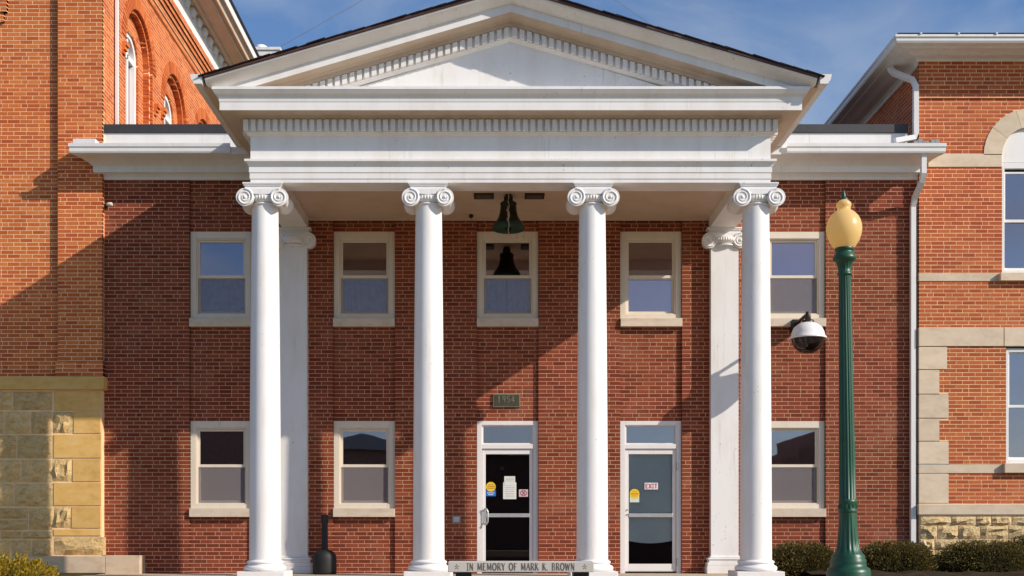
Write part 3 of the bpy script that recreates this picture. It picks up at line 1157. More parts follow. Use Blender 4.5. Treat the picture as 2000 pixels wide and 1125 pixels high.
ztop_s = EYE + 4.865
prof = []
for i in range(15):
    t = i / 14
    r = .2325 - (.2325 - .194) * (t ** 1.7)
    if t < .03:
        r += .002
    prof.append((r, ZS + (ztop_s - ZS) * t))
sm = MB().lathe(prof, (0, 0), 48).mesh('column', 'white')
bm_ = MB(); column_base(bm_); bm_ = bm_.mesh('base', 'white')
cm_ = MB(); capital(cm_); cm_ = cm_.mesh('capital', 'white')
pm_ = MB().box(-.348, .348, -.348, .348, ZP0 - .0, ZP1).mesh('plinth', 'white_clean')
for i in range(4):
    xc = -3.442 + i * 2.432
    c = link('column', sm, cb, (xc, YC, 0))
    c.rotation_euler = (0, 0, 0)
    link('capital', cm_, c); link('base', bm_, c)
    pl = link('plinth', pm_, c)
    b = pl.modifiers.new('bevel', 'BEVEL'); b.width = .008; b.segments = 2
# pilasters against the wall
PW = .232
sm2 = MB().box(-PW, PW, -.15, .0, ZS - .02, EYE + 4.89).mesh('pilaster', 'white')
b2 = MB()
for e, za, zb in ((.085, FL, FL + .125), (.075, FL + .125, FL + .19), (.045, FL + .19, FL + .235), (.06, FL + .235, FL + .27), (.02, FL + .27, FL + .30)):
    b2.box(-PW - e, PW + e, -.15 - e, .0, za, zb)
b2 = b2.mesh('base', 'white')
c2 = MB(); capital(c2, hw_ab=.29, yh=.17, vx=.258)
c2 = c2.mesh('capital', 'white')
for xc in (-3.43, 3.845):
    p = link('pilaster', sm2, cb, (xc, YP - .004, 0))
    q = link('base', b2, p)
    bv = q.modifiers.new('bevel', 'BEVEL'); bv.width = .012; bv.segments = 3
    link('capital', c2, p, (0, -.02, 0))

# ---- downspout at the right end of the wing
mb = MB()
r_ = .058
mb.tube([(7.085, 19.55, EYE + 6.30), (7.085, 19.55, EYE + 5.98), (7.085, 19.62, EYE + 5.86), (7.05, 19.86, EYE + 5.66), (7.045, 19.93, EYE + 5.52), (7.045, 19.935, EYE + 3), (7.045, 19.935, GZ + .35), ], r_, 4, 0, True)
ds = mb.build('downspout', 'gutter', cb, fix=True)

# ================================================================== LEFT BUILDING
lb = thing('brick_building', 'tall orange brick building with arched windows and ochre stone base at the left', 'building')
YT, YB = 19.965, 19.88
XT0, XB0, XB1 = -12.0, px(113, YB), px(200, YB)
ZST = pz(735, YB)            # top of the stone base
w_ = Wall()
w_.add((0, YT, 0), (1, 0, 0), (0, -1, 0), XT0, XB0 + .02, ZST, EYE + 11.5, thick=.15)
w_.add((0, YB, 0), (1, 0, 0), (0, -1, 0), XB0, XB1, ZST, EYE + 11.5, shift=.05, thick=.09)
w_.add((0, YB - .035, 0), (1, 0, 0), (0, -1, 0), XB0 - .03, XB1 + .02, ZST, pz(707, YB), shift=.02, thick=.1, depth=.1)
# side wall receding above the wing roof: u runs along +Y, outward +X
XS = XB1
ARCH = [(21.95, EYE + 8.89), (24.40, EYE + 8.66), (26.85, EYE + 8.60)]
R1, R2 = .83, .44
zlow = EYE + 4.9
holes = [arch_hole(c, R1, 0, zs_) for c, zs_ in ARCH]
U, N_ = (0, 1, 0), (1, 0, 0)
w_.add((XS, 0, 0), U, N_, YB + .064, 29.0, zlow, EYE + 10.82, holes, thick=.05, depth=.05)
w_.add((XS - .05, 0, 0), U, N_, YB + .1, 29.0, zlow, EYE + 10.4, [arch_hole(c, R1 - .07, 0, zs_) for c, zs_ in ARCH], thick=.12, depth=.05,
       keep=lambda a, z: any(abs(a - c) < R1 and z < zs_ + R1 for c, zs_ in ARCH))
w_.add((XS - .16, 0, 0), U, N_, YB + .1, 29.0, zlow, EYE + 10.4, [arch_hole(c, R2, 0, zs_) for c, zs_ in ARCH], thick=.2, depth=.05,
       keep=lambda a, z: any(abs(a - c) < R1 and z < zs_ + R1 for c, zs_ in ARCH))
# corbel courses under the eave
for k, (za, pr) in enumerate(((10.18, .03), (10.30, .05), (10.50, .03), (10.60, .06), (10.70, .09))):
    w_.add((XS + pr, 0, 0), U, N_, YB - pr, 29.0, EYE + za, EYE + za + (.10 if k < 4 else .13), thick=pr + .01, depth=pr + .01)
# corbel on the tower front, top left
w_.add((0, YT - .07, 0), (1, 0, 0), (0, -1, 0), px(-200, YT), px(16, YT), pz(26, YT), EYE + 11.5, thick=.08, depth=.08)
w_.add((0, YT - .045, 0), (1, 0, 0), (0, -1, 0), px(-200, YT), px(9, YT), pz(45, YT), pz(26, YT), thick=.06, depth=.06)


def lscore(p, n):
    if n.y > -.5:
        return 1e6
    x = VX + p.x * F / p.y
    y = VY - (p.z - EYE) * F / p.y
    return (0 if 4 < x < 196 and 2 < y < 720 else 1e5) + abs(x - 110) + abs(y - 330) * .9


lwall = w_.finish(lb, 'brick_orange', 'mortar_old', lscore)
# radial voussoir rings round the arches
mb = MB()
for c, zs_ in ARCH:
    nv = 32
    for i in range(nv):
        a0, a1 = PI * i / nv + .012, PI * (i + 1) / nv - .012
        f = lambda a, r, d: (XS + d, c + r * math.cos(a), zs_ + r * math.sin(a))
        rr = []
        for a in (a0, a1):
            rr.append([f(a, R1 - .02, -.05), f(a, R1 + .21, -.01), f(a, R1 + .21, .014), f(a, R1 - .02, .014)])
        mb.rings(rr)
for c, zs_ in ARCH:
    for rad, xa, xb in ((R1 - .012, XS - .056, XS - .001), (R1 - .082, XS - .17, XS - .051), (R2 - .012, XS - .34, XS - .161)):
        sp_ = [(c + rad, z_, 1, 0) for z_ in [zlow + CH * k for k in range(int((zs_ - zlow) / CH))]]
        for s_ in (-1, 1):
            z_ = zlow
            while z_ < zs_ - CH * .6:
                a0, a1 = c + s_ * rad, c + s_ * (rad + .03)
                mb.box(xa, xb, min(a0, a1), max(a0, a1), z_ + .006, z_ + CH - .006)
                z_ += CH
        nv = int(PI * rad / CH)
        for i in range(nv):
            a0, a1 = PI * i / nv + .006 / rad, PI * (i + 1) / nv - .006 / rad
            rr = [[(x_, c + q_ * math.cos(a), zs_ + q_ * math.sin(a)) for x_, q_ in ((xa, rad), (xb, rad), (xb, rad + .03), (xa, rad + .03))] for a in (a0, a1)]
            mb.rings(rr)
mb.build('arch_bricks', 'brick_orange', lwall, fix=True, kind='stuff')
# hood-mould stops
for c, zz in ((20.98, EYE + 8.75), (22.93, EYE + 8.35), (23.40, EYE + 8.45), (25.40, EYE + 8.1)):
    mb = MB()
    for k, (d, h) in enumerate(((.09, .07), (.06, .07), (.03, .07))):
        mb.box(XS - .02, XS + d, c - .06, c + .10 - .02 * k, zz - (k + 1) * .072, zz - k * .072)
    mb.build('corbel_stop', 'brick_orange', lwall)
# tall arched window frames
for c, zs_ in ARCH:
    mb = MB()
    xo, xi = XS - .20, XS - .33
    ring = []
    N = 24
    pts = [(c - R2, zlow)] + [(c - R2 * math.cos(PI * i / N), zs_ + R2 * math.sin(PI * i / N)) for i in range(N + 1)] + [(c + R2, zlow)]
    q = .10
    pin = [(c - R2 + q, zlow)] + [(c - (R2 - q) * math.cos(PI * i / N), zs_ + (R2 - q) * math.sin(PI * i / N)) for i in range(N + 1)] + [(c + R2 - q, zlow)]
    rr = []
    for a, b in zip(pts, pin):
        rr.append([(xo, a[0], a[1]), (xo, b[0], b[1]), (xi, b[0], b[1]), (xi, a[0], a[1])])
    mb.rings(rr)
    mb.box(xi, xo - .02, c - .03, c + .03, zlow, zs_ + R2 - .05)
    mb.box(xi, xo - .02, c - R2 + .05, c + R2 - .05, zs_ - .05, zs_ + .04)
    wf = mb.build('arched_window', 'panel_white', lb, fix=True)
    mb = MB().box(xi + .03, xi + .04, c - R2 + .02, c + R2 - .02, zlow, zs_ + R2 - .03)
    mb.build('pane', 'glass', wf)
    mb = MB().box(xi - .05, xi - .03, c - R2, c + R2, zlow, zs_ + R2)
    mb.build('shade', 'blind_pale', wf)  # pale sheet whose colour stands in for the reflection in the glass
# eave of the left building
EO = .84
fz = EYE + 10.82
MB().box(XS - .1, XS + .07, YB - .0, 29.05, fz, EYE + 11.60).build('frieze', 'white_clean', lb)
br = MB()
br.rings([[(0, -.13, 0), (0, .13, 0), (0, .09, -.17), (0, -.09, -.17)], [(.10, -.13, 0), (.10, .13, 0), (.06, .09, -.15), (.06, -.09, -.15)]])
brm = br.mesh('bracket', 'white_clean')
y = 20.4
while y < 29:
    link('bracket', brm, lb, (XS + .071, y, EYE + 11.30))
    y += .50
sp = [(.06, 11.30), (.20, 11.32), (.22, 11.29), (.28, 11.30), (.30, 11.34), (.56, 11.36), (.58, 11.41), (.66, 11.42), (.68, 11.49), (.72, 11.52), (.72, 11.68), (.70, 11.70), (.0, 11.76)]
rr = [[(XS + o, y, EYE + z) for o, z in sp] for y in (YB - .8, 29.9)]
ev = MB().rings(rr).build('eave', 'soffit', lb, fix=True)
rr = [[(XS + o, y, EYE + z) for o, z in ((.722, 11.54), (.77, 11.54), (.785, 11.68), (.722, 11.68))] for y in (YB - .8, 29.95)]
MB().rings(rr).build('gutter', 'white_clean', lb, fix=True)
mb = MB()
mb.box(XS + .3, XS + 1.10, 29.96, 30.5, EYE + 12.16, EYE + 12.30)
mb.box(XS + .3, XS + 1.16, 29.93, 30.5, EYE + 12.30, EYE + 12.37)
mb.lathe([(.16, EYE + 12.37), (.16, EYE + 12.47), (.12, EYE + 12.50)], (XS + .62, 30.2), 16)
mb.build('rear_cornice', 'white_clean', lb)
MB().box(XT0, XS - .52, 20.2, 29.0, EYE + 4, EYE + 11.7).build('core_wall', 'mortar_old', lb)
mb = MB().box(XT0, XS + .75, YB - .6, 29.9, EYE + 11.77, EYE + 11.90)
mb.build('roof', 'shingle', lb)
# white downspout on the side wall
MB().tube([(XS + .05, 20.49, EYE + 6.6), (XS + .05, 20.49, EYE + 11.2)], .034, 4, 0, True).build('downspout', 'white_clean', lb, fix=True)


def stone_block(mb, x0, x1, z0, z1, yf, depth, rough, m=0, nx=5, nz=4):
    """a block whose front is subdivided and knocked about"""
    if not rough:
        e = .006
        mb.box(x0 + e, x1 - e, yf, yf + depth, z0 + e, z1 - e, m)
        return
    n = len(mb.v)
    e = .008
    for j in range(nz + 1):
        for i in range(nx + 1):
            u, v = i / nx, j / nz
            ed = i in (0, nx) or j in (0, nz)
            x = x0 + e + (x1 - x0 - 2 * e) * u + (0 if ed else R.uniform(-.3, .3) * (x1 - x0) / nx)
            z = z0 + e + (z1 - z0 - 2 * e) * v + (0 if ed else R.uniform(-.3, .3) * (z1 - z0) / nz)
            d = .012 if ed else -R.uniform(.0, 1) * rough
            mb.v.append((x, yf + d, z))
    k = nx + 1
    for j in range(nz):
        for i in range(nx):
            a = n + j * k + i
            mb.f.append((a, a + 1, a + 1 + k, a + k)); mb.mi.append(m); mb.sm.append(False)
    # sides
    brd = [n + i for i in range(k)] + [n + j * k + nx for j in range(1, nz + 1)] + [n + nz * k + i for i in range(nx - 1, -1, -1)] + [n + j * k for j in range(nz - 1, 0, -1)]
    n2 = len(mb.v)
    for b in brd:
        p = mb.v[b]
        mb.v.append((p[0], yf + depth, p[2]))
    for q in range(len(brd)):
        q2 = (q + 1) % len(brd)
        mb.f.append((brd[q], n2 + q, n2 + q2, brd[q2])); mb.mi.append(m); mb.sm.append(False)


def stone(parent, x0, x1, z0, z1, yf, depth, rough, mat, bevel=0):
    b = MB()
    stone_block(b, x0, x1, z0, z1, yf, depth, rough)
    b.build('stone', mat, parent, bevel=bevel)


YS = YB - .03
sb = MB().box(XT0, px(199, YB), YS + .014, YT + .2, GZ - .1, ZST).build('stone_base', 'mortar_old', lb)
stone(sb, XT0, px(205, YS), pz(762, YS), pz(735, YS), YS - .05, .4, 0, 'ochre', .008)
qu = [(105, 198, 802, 764, 0, 'ochre'), (102, 143, 847, 803, .05, 'rough'), (143, 197, 847, 803, 0, 'ochre'), (104, 198, 895, 848, 0, 'ochre'),
      (101, 141, 941, 896, .05, 'rough'), (141, 197, 941, 896, 0, 'ochre'), (104, 198, 988, 942, 0, 'ochre'), (104, 139, 1032, 989, .05, 'rough'),
      (139, 197, 1032, 989, 0, 'ochre'), (104, 197, 1047, 1033, 0, 'ochre'), (104, 202, 1085, 1048, .06, 'rough')]
for a, b, y0, y1, rg, mt in qu:
    stone(sb, px(a, YS), px(b, YS), pz(y0, YS), pz(y1, YS), YS, .2, rg, mt, 0 if rg else .004)
yy = 764
for hgt in (38, 45, 47, 46, 46, 45, 16, 36):
    x = 104 - R.uniform(0, 3)
    while x > -210:
        wd = R.uniform(34, 82)
        if hgt > 40 and R.random() < .35:
            k = R.uniform(.4, .6) * hgt
            stone(sb, px(x - wd, YS), px(x, YS), pz(yy + k, YS), pz(yy, YS), YS, .2, .045, 'rough')
            stone(sb, px(x - wd, YS), px(x, YS), pz(yy + hgt, YS), pz(yy + k, YS), YS, .2, .045, 'rough')
        else:
            stone(sb, px(x - wd, YS), px(x, YS), pz(yy + hgt, YS), pz(yy, YS), YS, .2, .045, 'rough')
        x -= wd
    yy += hgt + 1
# plinth course and cheek block at the foot
stone(sb, XT0, px(205, 19.7), pz(1120, 19.7), pz(1085.5, 19.7), 19.70, .4, 0, 'block', .006)
blk = MB().box(px(205, 19.7), px(273, 19.7), 19.70, 20.05, GZ, pz(1085, 19.7)).build('cheek_block', 'block', bevel=.008,
    label='low buff stone block at the foot of the left stone base', category='stone block')

# ================================================================== RIGHT BUILDING
rb = thing('brick_building', 'bright red brick building with buff stone quoins and an arched window at the right', 'building')
YG = 19.88
XG = px(1795, YG)
XGE = 13.0
gx = lambda p: px(p, YG)
gz = lambda p: pz(p, YG)
ZGT = EYE + 7.95
AC, AR0, AR1, AZ_ = gx(2012), (2012 - 1957) * YG / F, (2012 - 1921) * YG / F, gz(303)
stones = [(1797, 1853, 817, 770), (1797, 1853, 907, 862), (1797, 1853, 983, 925), (1797, 1850, 722, 677), (1797, 1835, 770, 722), (1797, 1835, 862, 817)]
bands = [(1812, 1957, 327, 300), (1797, 1958, 550, 534), (1797, 1960, 925, 907)]
w_ = Wall()
holes = [arch_hole(AC, AR1, gz(303), AZ_)]
zb = [AZ_]
holes.append(rect_hole(gx(1957), 2 * AC - gx(1957), gz(536), AZ_)); zb += [gz(536)]
holes.append(rect_hole(gx(1965), 2 * AC - gx(1965), gz(907), gz(677))); zb += [gz(907), gz(677)]
for a, b, y0, y1 in stones + bands:
    holes.append(rect_hole(gx(a) - .1 if a == 1797 else gx(a), gx(b), gz(y0), gz(y1))); zb += [gz(y0), gz(y1)]
holes.append(rect_hole(XG - .1, XGE + 1, gz(677), gz(639))); zb += [gz(677), gz(639)]
# the backing carries on behind the stones, so only windows cut it
win_holes = holes[:3]
w_.add((0, YG, 0), (1, 0, 0), (0, -1, 0), XG, XGE, gz(990), ZGT, holes, zb, thick=.10)
# projecting courses under the eave
for ya, yb_, pr in ((168, 122, .045), (176, 168, .025), (192, 185, .03)):
    w_.add((0, YG - pr, 0), (1, 0, 0), (0, -1, 0), XG - pr * .5, XGE, gz(ya), gz(yb_), thick=pr + .02, depth=pr + .02)
w_.add((XG, 0, 0), (0, -1, 0), (-1, 0, 0), -27.0, -YG - .06, EYE + 6.3, ZGT, thick=.1)


def rscore(p, n):
    if n.y > -.5:
        return 1e6
    x = VX + p.x * F / p.y
    y = VY - (p.z - EYE) * F / p.y
    return (0 if 1798 < x < 1998 else 1e5) + abs(y - 420) + abs(x - 1880) * .3


rwall = w_.finish(rb, 'brick_right', 'mortar_old', rscore)
MB().box(XG + .12, XGE, YG + .10, 27, GZ, ZGT).build('core_wall', 'mortar_old', rb) if False else None
# stones
SF = YG - .012
for a, b, y0, y1 in stones + bands:
    stone(rwall, gx(a) if a != 1797 else XG - .012, gx(b), gz(y0), gz(y1), SF, .15, 0, 'belt', .004)
xx = XG - .014
while xx < XGE:
    l = gx(1960) - xx if xx < XG else 1.6
    stone(rwall, xx, xx + l, gz(677), gz(639), SF - .01, .16, 0, 'belt', .004)
    xx += l
# arch voussoirs
nv = 5
for i in range(nv):
    a0, a1 = PI * i / nv, PI * (i + 1) / nv
    b = MB()
    rr = []
    for k in range(5):
        a = a0 + .004 + (a1 - a0 - .008) * k / 4
        c_, s_ = math.cos(a), math.sin(a)
        rr.append([(AC + AR0 * c_, SF, AZ_ + AR0 * s_), (AC + AR1 * c_, SF, AZ_ + AR1 * s_), (AC + AR1 * c_, SF + .2, AZ_ + AR1 * s_), (AC + AR0 * c_, SF + .2, AZ_ + AR0 * s_)])
    b.rings(rr)
    b.build('stone', 'belt', rwall, fix=True)
# base course and rubble foundation
xx = XG - .03
for l in (1.9, 1.4, 1.7, 1.5):
    stone(rwall, xx, xx + l, gz(1006), gz(984), YG - .05, .3, 0, 'belt', .008)
    xx += l
MB().box(XG + .01, XGE, YG - .01, YG + .2, GZ - .2, gz(1006)).build('foundation', 'mortar_old', rb)
yy = 1008
for hgt in (18, 27, 21, 30, 34):
    x = 1797
    while x < 2330:
        wd = R.uniform(26, 62)
        stone(rwall, gx(x), gx(x + wd), gz(yy + hgt), gz(yy), YG - .03, .2, .045, 'rubble')
        x += wd
    yy += hgt
# windows of the right building
for (pl, y_sill, y_top, y_rail, arched) in ((1957, 534, 328, 430, True), (1965, 905, 680, 793, False)):
    x0 = gx(pl); x1 = 2 * AC - x0
    zA, zB = gz(y_sill), gz(y_top)
    mb = MB()
    frame_ring(mb, x0 + .002, x1 - .002, zA, zB + (0 if not arched else .10), .055, .055, .06 if not arched else .10, .065, YG + .03, YG + .12)
    wf = mb.build('window', 'panel_white', rb, bevel=.004)
    zr = gz(y_rail)
    s = MB(); frame_ring(s, x0 + .05, x1 - .05, zr - .02, zB - .05, .03, .03, .03, .045, YG + .06, YG + .09); s.build('upper_sash', 'panel_white', wf)
    s = MB(); frame_ring(s, x0 + .05, x1 - .05, zA + .06, zr + .02, .03, .03, .04, .05, YG + .092, YG + .12); s.build('lower_sash', 'panel_white', wf)
    MB().box(x0 + .07, x1 - .07, YG + .073, YG + .077, zr + .02, zB - .07).build('pane', 'glass', wf)
    MB().box(x0 + .07, x1 - .07, YG + .104, YG + .108, zA + .10, zr - .01).build('pane', 'glass', wf)
    MB().box(x0 - .06, x1 + .06, YG - .09, YG + .1, gz(y_sill + (16 if arched else 19)), zA - .003).build('sill', 'belt', wf, bevel=.006)
    if arched:
        s = MB()
        N = 24
        top = [(AC + (AR0 - .004) * math.cos(PI * i / N), AZ_ + (AR0 - .004) * math.sin(PI * i / N)) for i in range(N + 1)]
        zz = gz(328) + .11
        pts = [(AC + AR0 - .004, zz)] + top + [(AC - AR0 + .004, zz)]
        s.rings([[(p[0], YG + .045, p[1]) for p in pts], [(p[0], YG + .10, p[1]) for p in pts]])
        s.build('arch_panel', 'panel_white', wf, fix=True)
    MB().box(x0, x1, YG + .5, YG + .52, zA, zB + .1).build('blind', 'interior', wf)  # dark board painted in for the unlit room behind the glass
# eave
ep = [(-.05, 7.90), (.02, 7.90), (.035, 7.94), (.06, 7.965), (.09, 7.985), (.20, 7.995), (.30, 8.02), (.42, 8.03), (.44, 8.045), (.52, 8.05), (.52, 8.15), (-.05, 8.20)]
ep = [(o, z + EYE) for o, z in ep]
pth = [(XG, 27.0), (XG, YG), (XGE, YG)]
MB().sweep(ep, pth).build('cornice', 'white_clean', rb, fix=True)
MB().sweep([(o, z + EYE) for o, z in ((.522, 8.045), (.56, 8.05), (.578, 8.08), (.58, 8.125), (.60, 8.14), (.60, 8.175), (.585, 8.18), (.575, 8.14), (.522, 8.135))], pth).build('gutter', 'gutter', rb, fix=True)
mb = MB()
e = .57
rr = [[(XG - e, YG - e, EYE + 8.16), (XGE, YG - e, EYE + 8.16), (XGE, 27, EYE + 8.16), (XG - e, 27, EYE + 8.16)],
      [(XG - e, YG - e, EYE + 8.185), (XGE, YG - e, EYE + 8.185), (XGE, 27, EYE + 8.185), (XG - e, 27, EYE + 8.185)],
      [(XG - e + .03, YG - e + .03, EYE + 8.225), (XGE, YG - e + .03, EYE + 8.225), (XGE, 27, EYE + 8.225), (XG - e + .03, 27, EYE + 8.225)],
      [(XG + 3.2, YG + 3.2, EYE + 9.05), (XGE, YG + 3.2, EYE + 9.05), (XGE, 27, EYE + 9.05), (XG + 3.2, 27, EYE + 9.05)]]
mb.rings(rr)
rroof = mb.build('roof', 'shingle', rb, fix=True)
mb = MB()
for i in range(4):
    x = XG - .2 + i * .62
    mb.box(x, x + .03, YG - .62, YG - .50, EYE + 8.176, EYE + 8.195)
mb.build('gutter_hanger', 'gutter', rb)
# upper downspout dropping onto the wing roof
MB().tube([(6.76, 20.25, EYE + 8.06), (6.76, 20.22, EYE + 7.98), (6.80, 20.15, EYE + 7.88), (7.03, 19.90, EYE + 7.66), (7.06, 19.84, EYE + 7.54), (7.06, 19.84, EYE + 6.74), (7.04, 19.84, EYE + 6.67), (6.70, 19.80, EYE + 6.60)], .058, 4, 0, True).build('downspout', 'gutter', rb, fix=True)

# ================================================================== STREET LAMP
YL = 13.8
k = YL / F
lx = px(1658, YL)
lamp = thing('street_lamp', 'green fluted street lamp with amber globe standing before the right wing', 'street lamp', loc=(lx, YL, GZ))


def lp(prof):
    return [(hw * k, pz(y, YL) - GZ) for y, hw in prof]


flt = lambda y0, y1, n, amt: (lambda a, z: 1 - (amt * (.5 + .5 * math.cos(a * n)) if pz(y1, YL) - GZ < z < pz(y0, YL) - GZ else 0))
yb_ = VY - (GZ - EYE) * F / YL
mb = MB().lathe(lp([(yb_, 47), (yb_ - 12, 47), (yb_ - 16, 44), (1150, 44), (1140, 42), (1118, 42), (1110, 40), (1107, 34), (1100, 33.5), (1094, 33.5), (1090, 31), (1086, 31.5), (1081, 27), (1072, 22.5), (1055, 20), (1035, 18.3), (1010, 16.8), (1002, 16.6)]), seg=96, mod=flt(1010, 1078, 16, .09))
mb.build('base', 'green', lamp)
mb = MB().lathe(lp([(1002, 16.6), (1000, 18), (997, 18.2), (994, 17), (984, 17), (981, 18.2), (978, 18), (976, 16.6)]), seg=96, mod=lambda a, z: 1)
for i in range(16):
    a = 2 * PI * i / 16
    zc = pz(989, YL) - GZ
    mb.box(17 * k * math.cos(a) - .008, 17 * k * math.cos(a) + .008, 17 * k * math.sin(a) - .008, 17 * k * math.sin(a) + .008, zc - .025, zc + .025)
mb.build('ring', 'green', lamp)
mb = MB().lathe(lp([(976, 16.6), (974, 16.3), (900, 15.5), (730, 13.6), (600, 12.3), (542, 11.6), (539, 11.6)]), seg=96, mod=flt(541, 975, 16, .10))
mb.build('pole', 'green', lamp)
mb = MB().lathe(lp([(539, 11.6), (538, 14), (534, 14.2), (532, 11.8), (525, 12.6), (515, 15), (511, 17.2), (509, 21.5), (505, 22.3), (502, 22), (500, 20.5), (497, 19.6), (494, 17), (491, 16.6), (490, 18.4), (484, 18.4), (483, 17)]), seg=96, mod=flt(513, 531, 16, .08))
mb.build('collar', 'green', lamp)
mb = MB().lathe(lp([(485, 18.6), (480, 22.5), (470, 28.5), (460, 32.3), (450, 34), (441, 33.6), (432, 31.4), (424, 27.6), (418, 22.6), (414, 18), (411, 13.5), (408, 12.4), (405, 13), (402, 14.4), (398, 14.2), (395, 12), (392, 9), (390, 7)]), seg=64)
mb.build('globe', 'globe', lamp)
mb = MB().lathe(lp([(391, 8), (389, 8.6), (387, 6.5), (385, 4), (382, 4.2), (377, 3), (371, 1.0)]), seg=24)
mb.build('finial', 'green', lamp)
lamp.rotation_euler = (0, -.0128, 0)

# ================================================================== SECURITY CAMERA
YD = 19.13
kd = YD / F
sx_ = px(1578, YD)
sc_ = thing('security_camera', 'white and smoked dome security camera on an arm under the upper right window', 'security camera', loc=(sx_, YD, EYE))
dz = lambda y: (VY - y) * kd
mb = MB().lathe([(hw * kd, dz(y)) for y, hw in ((662, 35.5), (661, 36), (659, 35.5), (656, 32.5), (650, 31.5), (640, 27), (634, 20), (631, 14), (630, 11))], seg=40)
mb.build('housing', 'cam_white', sc_)
mb = MB().lathe([(hw * kd, dz(y)) for y, hw in ((691, 0.5), (690, 9), (686, 18), (679, 25.5), (671, 30), (662.5, 32))], seg=40)
mb.build('dome', 'dome', sc_)
mb = MB().lathe([(hw * kd, dz(y)) for y, hw in ((632, 12), (627, 12), (625, 10), (624, 6), (612, 4.5), (609, 4))], seg=20)
mb.tube([(0, 0, dz(613)), (0, .10, dz(613)), (0, YP - YD - .02, dz(617))], .028, 8)
mb.build('arm', 'dark_metal', sc_)
mb = MB().box(-.075, .075, YP - YD - .16, YP - YD + .05, dz(628), dz(608))
mb.build('wall_mount', 'dark_metal', sc_, bevel=.01)

# ================================================================== BELL
YE = 18.6
ke = YE / F
bl = thing('bell', 'dark bronze bell with green rim hanging under the porch ceiling', 'bell', loc=(px(993, YE), YE, EYE))
bz = lambda y: (VY - y) * ke
mb = MB().lathe([(hw * ke, bz(y)) for y, hw in ((438, 28.5), (434, 25.5), (428, 21), (420, 18), (410, 16), (401, 15.2), (399, 16.6), (397, 16), (394, 12), (393, 5))], seg=40)
body = mb.build('bell_body', 'bell', bl)
mb = MB().lathe([(hw * ke, bz(y)) for y, hw in ((446, 25), (450, 28), (449, 31), (446, 31.5), (442, 30.5), (438, 28.5))], seg=40)
mb.build('rim', 'bell_rim', bl)
mb = MB().box(-.05, .05, -.045, .045, bz(394), EYE * 0 + 5.352)
mb.box(-.07, .07, -.03, .03, bz(392), bz(384))
mb.build('yoke', 'dark_metal', bl)
mb = MB().lathe([(.02, bz(456)), (.045, bz(452)), (.045, bz(446)), (.015, bz(440)), (.015, bz(410))], seg=16)
mb.build('clapper', 'dark_metal', bl)
mb = MB()
pts = [(.0 + .008 * math.sin(i * .9), -.20 - .12 * min(1, i / 14), 5.30 - (5.30 - bz(470)) * i / 30) for i in range(31)]
rad = [.006 + (.007 * math.sin(PI * (i - 8) / 14) if 8 < i < 22 else 0) + .002 * math.sin(i * 2.3) for i in range(31)]
mb.tube(pts, rad, 7)
mb.tube([(p[0] - .03 + .02 * abs(math.sin(i)), p[1] + .01, p[2]) for i, p in enumerate(pts[9:20])], .005, 6)
mb.tube([(0, -.045, 5.30), pts[0]], .007, 6)
mb.build('rope', 'rope', bl)

# ================================================================== small fittings on the walls
mb = MB()
a, b, c, d = px(963, 20), px(1016, 20), pz(795, 20), pz(769, 20)
mb.box(a, b, YR - .03, YR + .004, c, d)
pq = mb.build('plaque', 'plaque_edge', bevel=.004, label='small bronze date plaque on the brick above the left door', category='plaque')
mb = MB().box(a + .018, b - .018, YR - .033, YR - .0305, c + .018, d - .018)
mb.build('field', 'plaque', pq)
for q, ch in enumerate('1954'):
    mb = MB()
    x_ = a + .085 + q * .075
    letters(mb, ch, x_, x_ + .055 * GW[ch] / .6, c + .085, .10, YR - .0345, 0, .12, .16, .25)
    mb.build('letter', 'plaque_edge', pq)
mb = MB().box(px(883, 20), px(900, 20), YP - .035, YP + .004, pz(1022, 20), pz(1007, 20))
ib = mb.build('call_box', 'grey_metal', bevel=.004, label='small grey metal box on the brick left of the dark glass door', category='box')
mb = MB().box(px(886, 20), px(897, 20), YP - .038, YP - .0355, pz(1019, 20), pz(1010, 20))
mb.build('cover', 'steel', ib)
# small sensor lamp high on the left wall
sn = thing('wall_sensor', 'small pale sensor light high on the shaded left brick wall', 'light', loc=(px(210, 19.95), 19.95, pz(401, 19.95)))
MB().box(-.05, -.01, -.01, .06, -.03, .03).build('bracket', 'dark_metal', sn)
s = MB().lathe([(.012, 0), (.035, .03), (.038, .08), (.03, .10)], seg=16)
s.v = [(z, y - .06, x * .9) for x, y, z in s.v]
s.build('head', 'frame', sn)

# ================================================================== MEMORIAL BENCH
YM = 15.0
bx0, bx1, bz0, bz1 = px(875, YM), px(1160, YM), pz(1117.5, YM), pz(1097, YM)
be = thing('memorial_bench', 'grey granite memorial bench with engraved lettering before the dark glass door', 'bench', loc=((bx0 + bx1) / 2, YM, GZ))
hx = (bx1 - bx0) / 2
z0_, z1_ = bz0 - GZ, bz1 - GZ
MB().box(-hx, hx, 0, .42, z0_, z1_).build('seat', 'granite', be, bevel=.008)
for s_ in (-1, 1):
    xx = (px(905, YM) if s_ < 0 else px(1136, YM)) - (bx0 + bx1) / 2
    MB().box(xx - .10, xx + .10, .06, .36, .006, z0_ - .001).build('leg', 'dark_metal', be, bevel=.006)
TXT = 'IN MEMORY OF MARK K. BROWN'
xa_, xb_ = px(912, YM) - (bx0 + bx1) / 2, px(1122, YM) - (bx0 + bx1) / 2
sx1 = (xb_ - xa_) / (sum(GW[c] for c in TXT) + .17 * (len(TXT) - 1))
cx_ = xa_
for ch in TXT:
    if ch != ' ':
        mb = MB()
        letters(mb, ch, cx_, cx_ + GW[ch] * sx1, z0_ + .024, .088, -.0015, 0, .11, .19)
        mb.build('letter', 'ink', be)
    cx_ += (GW[ch] + .17) * sx1
